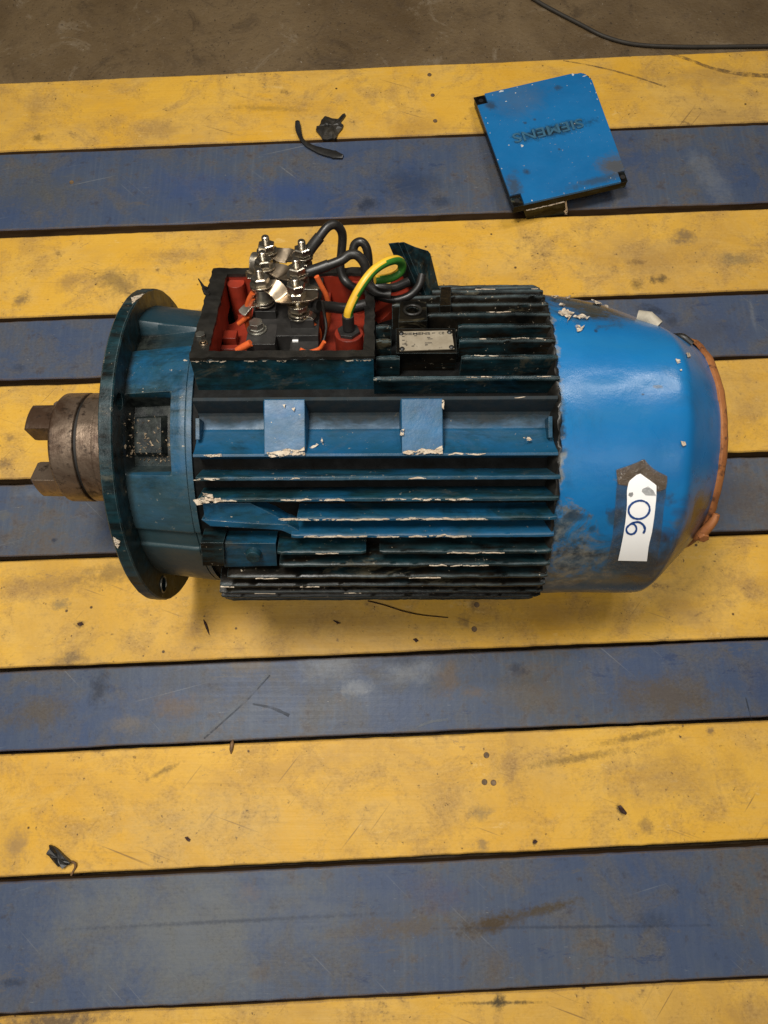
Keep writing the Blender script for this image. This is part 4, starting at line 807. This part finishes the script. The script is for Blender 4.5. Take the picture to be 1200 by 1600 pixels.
# cables
def cable(name, pts, r, m, n=12, **kw):
    mb = MB(); mb.tube(cat(pts, 8), r, n); return part(name, mb, m, 60, **kw)
cable('supply_cable', [bb(474, 404, .113), bb(484, 392, .114), bb(499, 372, .118), bb(514, 354, .124), bb(527, 352, .128), bb(536, 366, .130), bb(535, 392, .128), bb(533, 418, .122), bb(540, 438, .116), bb(556, 450, .108), bb(580, 452, .104)], .0041, M_rubber, label='black cable looping up from the far stud')
mb = MB(); mb.tube(cat([bb(484, 392, .114), bb(492, 381, .116), bb(501, 370, .1185)], 4), .0050, 12); part('cable_sleeve', mb, M_plastic, 60)
cable('supply_cable', [bb(468, 430, .085), bb(485, 424, .086), bb(510, 416, .088), bb(534, 407, .090), bb(548, 398, .094), bb(561, 400, .094), bb(572, 416, .092), bb(574, 440, .088), bb(590, 456, .084), bb(612, 460, .082)], .0042, M_rubber, label='black cable from the middle stud bending down')
mb = MB(); mb.tube(cat([bb(486, 424, .086), bb(500, 419.5, .087), bb(515, 414, .0885)], 4), .0049, 12); part('cable_sleeve', mb, M_rubber, 60)
cable('supply_cable', [bb(552, 396, .115), bb(556, 382, .118), bb(566, 378, .118), bb(574, 388, .116), bb(577, 410, .112), bb(574, 432, .108), bb(566, 448, .104)], .0040, M_rubber)
cable('supply_cable', [bb(500, 478, .060), bb(520, 480, .066), bb(545, 482, .070), bb(572, 476, .074)], .0050, M_rubber)
cable('supply_cable', [bb(536, 424, .125), bb(541, 437, .122), bb(552, 448, .118), bb(566, 453, .112), bb(582, 458, .100), bb(602, 466, .094), bb(622, 468, .092), bb(642, 461, .094), bb(656, 446, .098), bb(661, 428, .104)], .0037, M_rubber, label='black cable sweeping past the box to the entry')
cable('supply_cable', [bb(566, 446, .10), bb(590, 448, .094), bb(615, 450, .096), bb(640, 440, .102)], .0042, M_rubber)
mb = MB(); path = cat([bb(545, 494, .046), bb(547, 484, .047), bb(556, 464, .052), bb(570, 441, .058), bb(586, 422, .066), bb(604, 410, .074), bb(620, 406, .082), bb(629, 412, .088), bb(627, 424, .088), bb(614, 433, .084), bb(598, 436, .080), bb(587, 437, .078)], 8)
mb.tube(path, .0039, 16, m=lambda t, u: 1 if ((u + t * .25 + .33) % 1.0) < .5 else 0); part('earth_wire', mb, [M_yel, M_grn], 60, label='green and yellow earth wire looping out of the box')
pe = bb(545, 496, .046); mb = MB(); mb.cyl(pe - BN * .012, BN, .0052, .014, 14); mb.cyl(pe - BN * .016, BN, .010, .003, 6); part('earth_lug', mb, M_plastic, 40)
mb = MB(); mb.cyl(pe - BN * .040, BN, .0125, .0238, 20); part('inner_post', mb, M_red, 40, parent=tb)
for pts, r in (([(496, 432), (503, 446), (511, 462), (515, 480), (513, 505), (508, 528)], .0024), ([(396, 458), (390, 470), (386, 488), (388, 508), (394, 524)], .0024), ([(397, 466), (392, 476), (391, 492), (393, 506)], .002), ([(374, 506), (382, 500), (388, 494)], .0023), ([(372, 548), (382, 542), (393, 536)], .0031), ([(488, 506), (496, 512), (500, 524), (496, 540)], .0026), ([(470, 546), (482, 550), (500, 545), (508, 534)], .0018)):
    D = .060 if pts[0][0] < 400 else .05
    if pts[0][0] == 372: D = .022
    if pts[0][0] == 374: D = .055
    if pts[0][0] == 496: D = .075
    if pts[0][0] == 470: D = .016
    cable('winding_lead', [bb(x, y, D) for x, y in pts], r, M_orange, 8)
cable('winding_lead', [bb(505, 470, .05), bb(508, 490, .048), bb(511, 512, .042), bb(507, 532, .036), bb(502, 545, .03)], .0013, M_rubber, 8)

# ------------------------------------------------------------------ the box lid
zA, zB, zC, zD = .020, .020, .041, .041
LA, LBq, LC, LD = at(741, 150, zA), at(919, 109, zB), at(982, 281, zC), at(803, 322, zD)
base = (LA + LBq + LC + LD) / 4; base.z = 0
lid = empty('box_lid', base, label='square blue terminal box lid lying behind the motor, raised lettering upside down', category='lid')
def lf(u, v, h):                                             # u: A->B, v: A->D
    p = (LA * (1 - u) + LBq * u) * (1 - v) + (LD * (1 - u) + LC * u) * v
    n = (LBq - LA).cross(LD - LA).normalized(); n = n if n.z > 0 else -n; return p + n * h - base
t = .09
poly = [(t, 0), (.845, 0), (.87, .006), (.90, .012), (.93, .012), (.965, .035), (.98, .065), (1, .10), (1, 1 - t * .9), (1 - t * .72, 1 - t * .9), (1 - t * .72, 1), (t, 1), (t, 1 - t), (0, 1 - t), (0, t), (t, t)]
def plate(poly, h0, h1, mats, name, parent, smooth=None, **kw):
    m = MB(); n = len(poly); m.add([lf(u, v, h0) for u, v in poly] + [lf(u, v, h1) for u, v in poly], [tuple(range(n - 1, -1, -1)), tuple(range(n, 2 * n))] + [(i, (i + 1) % n, n + (i + 1) % n, n + i) for i in range(n)])
    return m.build(name, mats, parent, smooth, **kw)
def lidmat():
    k = paint('lid enamel'); c = k.b.inputs['Base Color'].links[0].from_socket; n0 = lf(.5, .5, 0)
    def sp(u, v, rx, ry, ang=0): p = lf(u, v, 0); return k.spot(p.x, p.y, rx, ry, ang, .7, .6)
    ang = math.atan2((LBq - LA).y, (LBq - LA).x)
    c = k.mix(k.math('MULTIPLY', sp(.505, .46, .060, .0125, ang), 1.0), c, (.010, .018, .024))
    c = k.mix(k.math('MULTIPLY', sp(.92, .86, .026, .022), .85), c, (.09, .075, .05)); c = k.mix(k.math('MULTIPLY', sp(.75, .95, .05, .008, ang), .6), c, (.04, .045, .04))
    c = k.mix(k.math('MULTIPLY', sp(.35, .12, .05, .04), .35), c, (.10, .12, .14)); c = k.mix(k.math('MULTIPLY', sp(.06, .85, .012, .03), .7), c, (.05, .045, .03)); c = k.mix(k.math('MULTIPLY', sp(.2, .75, .006, .006), .7), c, (.03, .03, .03))
    for u, v, r in ((.42, .33, .003), (.33, .34, .003), (.53, .63, .0025), (.1, .12, .01), (.7, .1, .006)): c = k.mix(k.math('MULTIPLY', sp(u, v, r, r), .7), c, (.03, .035, .04))
    k.P('Base Color', c); k.P('Roughness', .42); return k.m
M_lid = lidmat()
plate(poly, -.0032, 0, M_lid, 'cover_plate', lid, grime=.20, chips=.46, edge=.25)
full = [(.004, .004), (.96, .004), (.996, .04), (.996, .996), (.004, .996)]
plate(full, -.0135, -.0034, M_paint, 'cover_skirt', lid, grime=.86, chips=.44, edge=.9)
for u0, v0, nm_ in ((0, 0, 'a'), (0, 1 - t, 'd'), (1 - t * .72, 1 - t * .9, 'c')):
    u1 = u0 + (t if u0 == 0 else t * .72); v1 = v0 + (t if u0 == 0 else t * .9)
    e = .004
    o = plate([(u0 - (.004 if u0 == 0 else 0) + 0, v0), (u1 - .002, v0), (u1 - .002, v1), (u0, v1)] if True else [], -.0040, -.0022, M_paint, 'corner_tab', lid, grime=.88, chips=.42, edge=.8)
    m = MB(); p = lf((u0 + u1) / 2, (v0 + v1) / 2, -.0024); n_ = lf(0, 0, 1) - lf(0, 0, 0)
    m.cyl(p, n_, .0036, .0008, 14); hole = m.build('screw_hole', M_lipdk, o)
text_mesh('SIEMENS', lambda u, v, h: lf(u, v, h), .795, .185, .418, .500, -.0002, .0016, simple('worn raised letters', (.040, .130, .215), .45, 0, .2, 200, .2, (.03, .07, .10), .5), 'lettering', lid, .008)
# cream chips along lid edges
chips = [(.23, .015, .022, .010), (.86, .012, .012, .012), (.95, .05, .02, .004), (.98, .13, .003, .012), (.995, .22, .003, .008), (.985, .28, .003, .006), (.34, .06, .006, .005), (.50, .02, .006, .004), (.78, .10, .004, .003), (.24, .115, .007, .006), (.03, .27, .004, .006), (.02, .36, .004, .004), (.03, .22, .004, .004), (.135, .50, .006, .005), (.005, .60, .004, .006), (.01, .68, .004, .006), (.24, .53, .018, .013), (.735, .445, .013, .006), (.40, .49, .005, .010), (.37, .01, .006, .003), (.15, .03, .003, .004), (.86, .955, .004, .004), (.16, .99, .006, .006), (.62, .985, .004, .003)]
M_prim = simple('white primer', (.62, .62, .58), .6, 0, .2, 150, .2)
for u, v, ru, rv in chips:
    k_ = 11; pl = [(u + ru * math.cos(2 * math.pi * i / k_) * rnd.uniform(.45, 1.15), v + rv * math.sin(2 * math.pi * i / k_) * rnd.uniform(.45, 1.15)) for i in range(k_)]; pl = [(min(max(a, 0), 1), min(max(b, 0), 1)) for a, b in pl]
    m = MB(); m.add([lf(a, b, .0003) for a, b in pl] + [lf(a, b, -.001) for a, b in pl], [tuple(range(k_))] + [(i, (i + 1) % k_, k_ + (i + 1) % k_, k_ + i) for i in range(k_)])
    m.build('paint_chip', M_prim, lid)
# hooded cable entry under the near edge
m = MB(); A, B = lf(.10, .985, -.0137), lf(.475, .985, -.0137); d = (lf(0, 1, 0) - lf(0, 0, 0)).normalized(); d.z = 0; d.normalize()
a0, a1, b0, b1 = A, B, A - d * .07, B - d * .07
f0, f1 = at(823, 343, .0006) - base, at(887, 334, .0006) - base
def dn(p, k=0): q = Vector(p); q.z = .0006; return q + d * k
m.box8([f0, f1, dn(b1), dn(b0), a0, a1, b1, b0]); eh = m.build('entry_hood', M_paint, lid, None, grime=.78, chips=.46, edge=1.0)
m = MB(); pts = [lf(.12 + .34 * i / 14, .997, -.0140 - .001 * rnd.random()) for i in range(15)]; m.tube(pts, [.0005 + .0005 * rnd.random() for _ in pts], 5); m.build('bare_patch', M_cream, lid)
m = MB(); L_ = []; R_ = []
for i in range(12):
    f = i / 11; p = a1.lerp(f1, f); e = (a0 - a1).normalized(); q = -d * .0008
    L_.append(p + e * (.0012 + .006 * f * rnd.uniform(.3, 1)) - q); R_.append(p - e * .0004 - q)
m.add(L_ + R_, [(i, i + 1, 13 + i, 12 + i) for i in range(11)]); m.build('bare_patch', M_cream, eh)

# ------------------------------------------------------------------ loose things on the planks
def thing(name, mb, m, label, cat_, smooth=None, group=None):
    vs = [Vector(v) for v in mb.v]; b = sum(vs, Vector()) / len(vs); b.z = min(v.z for v in vs); mb.v = [tuple(v - b) for v in vs]
    o = mb.build(name, m, None, smooth, b, label=label, category=cat_)
    if group: o['group'] = group
    return o
cz = -TP - .004 + .0032
mb = MB(); mb.tube(cat([at(780, -40, cz), at(835, -1, cz), at(868, 18, cz), at(905, 37, cz), at(940, 55, cz), at(975, 66, cz), at(1010, 71, cz), at(1060, 73, cz), at(1120, 73, cz), at(1200, 72, cz), at(1300, 70, cz)], 8), .0030, 10)
thing('floor_cable', mb, M_floorcable, 'thin black cable curving across the concrete along the far plank', 'cable', 60)
# curled strip
def ribbon(pts, w, th, m_, tilt=0.0):
    P = cat(pts, 6); L = len(P); m = MB(); vs = []
    for i, p in enumerate(P):
        t = (P[min(i + 1, L - 1)] - P[max(i - 1, 0)]).normalized(); s = t.cross(Vector((0, 0, 1))).normalized(); f = i / (L - 1); q = f * (len(w) - 1); j = min(int(q), len(w) - 2); ww = w[j] + (w[j + 1] - w[j]) * (q - j)
        ww *= 1 + .15 * mnoise.noise((i * .9, ww * 900, 1)); s = s * math.cos(tilt) + Vector((0, 0, 1)) * math.sin(tilt)
        vs += [p + s * ww, p - s * ww, p - s * ww + Vector((0, 0, th)), p + Vector((0, 0, th * 1.7)), p + s * ww + Vector((0, 0, th))]
    fs = [(4, 3, 2, 1, 0), tuple((L - 1) * 5 + q for q in range(5))]
    for i in range(L - 1):
        for q in range(5): fs.append((i * 5 + q, i * 5 + (q + 1) % 5, (i + 1) * 5 + (q + 1) % 5, (i + 1) * 5 + q))
    m.add(vs, fs); return m
thing('rubber_strip', ribbon([at(465, 191, .006), at(466, 202, .004), at(469, 213, .003), at(474, 222, .002), at(485, 230, .002), at(502, 237, .002), at(520, 242, .002), at(536, 246, .002)], (.0032, .0042, .0035, .0026, .0034, .0042, .0060, .0064, .0030), .0024, M_rubber), M_rubber, 'curled black rubber strip lying across a yellow and a blue plank', 'rubber strip', 50)
def scrap(px, z, th, jag=.0006):
    P = [at(x, y, z) for x, y in px]; c = sum(P, Vector()) / len(P); m = MB(); n = len(P); up = [Vector((0, 0, rnd.uniform(0, th))) for _ in P]
    mid = [c.lerp(p, .55) + Vector((0, 0, th * rnd.uniform(.6, 1.5))) for p in P]
    m.add(P + [p + u + Vector((0, 0, th)) for p, u in zip(P, up)] + [q + Vector((0, 0, th)) for q in mid] + [c + Vector((0, 0, th * 1.6))],
          [tuple(range(n - 1, -1, -1))] + [(i, (i + 1) % n, n + (i + 1) % n, n + i) for i in range(n)] + [(n + i, n + (i + 1) % n, 2 * n + (i + 1) % n, 2 * n + i) for i in range(n)] + [(2 * n + i, 2 * n + (i + 1) % n, 3 * n) for i in range(n)]); return m
o = thing('gasket_scrap', scrap([(508, 184), (514, 185), (519, 188), (528, 188), (530, 187), (535, 182), (538.5, 179.5), (540.5, 182), (537, 187), (533, 192), (533, 195), (537, 198), (535, 203), (529, 210), (526, 217), (523, 220), (519, 218), (512, 220), (504, 219), (501, 214), (494, 206), (495, 200), (499, 199), (501, 195), (502, 190)], .0006, .0022), M_scrap, 'torn flat black gasket scrap with a hole on the far yellow plank', 'gasket scrap')
m = MB(); m.tube([at(511, 195, .005) + Vector((math.cos(t), math.sin(t), 0)) * .0028 - o.location for t in [2 * math.pi * i / 12 for i in range(13)]], .0008, 6, cap=False); m.build('hole_rim', M_black, o, 60)
o = thing('rubber_scrap', scrap([(79, 1319.5), (86, 1322), (93, 1327), (102, 1336), (110, 1343), (114, 1347), (111, 1350), (107, 1351), (101, 1356), (97, 1353), (94, 1353), (88, 1346), (80, 1337), (76, 1333), (78, 1329), (80.5, 1325)], .0006, .0035), M_rubber, 'crumpled black rubber scrap with a bent fibre on near yellow plank', 'rubber scrap')
m = MB(); m.tube([p - o.location for p in cat([at(112, 1346, .003), at(117, 1349, .004), at(117.5, 1355, .003), at(114, 1362, .001), at(111, 1368, .0008)], 5)], [.0013] * 10 + [.0011] * 11, 6); m.build('fibre', M_wood, o, 60)
M_wire = simple('rusty wire', (.05, .022, .008), .6, .3)
mb = MB(); mb.tube(cat([at(575, 939, .002), at(602, 946, .003), at(630, 955, .003), at(660, 961, .002), at(700, 965, .001)], 5), .0007, 6); thing('wire_scrap', mb, M_wire, 'thin dark wire scrap below the finned body on yellow plank', 'wire', 60)
mb = MB(); mb.tube(cat([at(318, 968, .001), at(322, 977, .0014), at(327, 992, .001)], 4), [.0004, .0008, .0012, .0014, .0015, .0014, .0012, .0008, .0003], 6); thing('rust_splinter', mb, M_rustflake, 'thin red brown splinter below left end of the finned body', 'splinter', 60)
mb = MB(); mb.tube(cat([at(364, 1156, .001), at(362, 1166, .002), at(361, 1178, .001)], 4), [.0006, .0014, .0022, .0024, .0022, .0022, .002, .0013, .0005], 6); thing('wood_splinter', mb, M_wood, 'small bare wood splinter at the edge of a blue plank', 'splinter', 60)
mb = scrap([(965, 1260), (969, 1258), (974, 1263), (979, 1270), (977, 1273), (971, 1270)], .0005, .0014); thing('rust_flake', mb, M_rustflake, 'largest dark flake alone at right on the near yellow plank', 'flake')
for pts, lab in (([(833, 1313), (837, 1312), (840, 1315), (836, 1318), (832, 1317)], 'small dark flake near the lower edge of the near yellow plank'), ([(289, 1308), (293, 1307), (298, 1312), (296, 1315), (292, 1313)], 'small dark flake on near yellow plank, left of the middle'), ([(121, 974), (128, 972), (131, 976), (126, 978), (122, 977)], 'dark rust flake on yellow plank below the coupling'), ([(645, 999), (650, 997), (654, 1001), (650, 1004)], 'dark flake just below the middle of the finned body'), ([(520, 969), (527, 971), (533, 974), (527, 975)], 'thin dark flake below the finned body, left of the wire')):
    thing('rust_flake', scrap(pts, .0005, .0008), M_rustflake, lab, 'flake', group='dark flakes on the yellow planks')
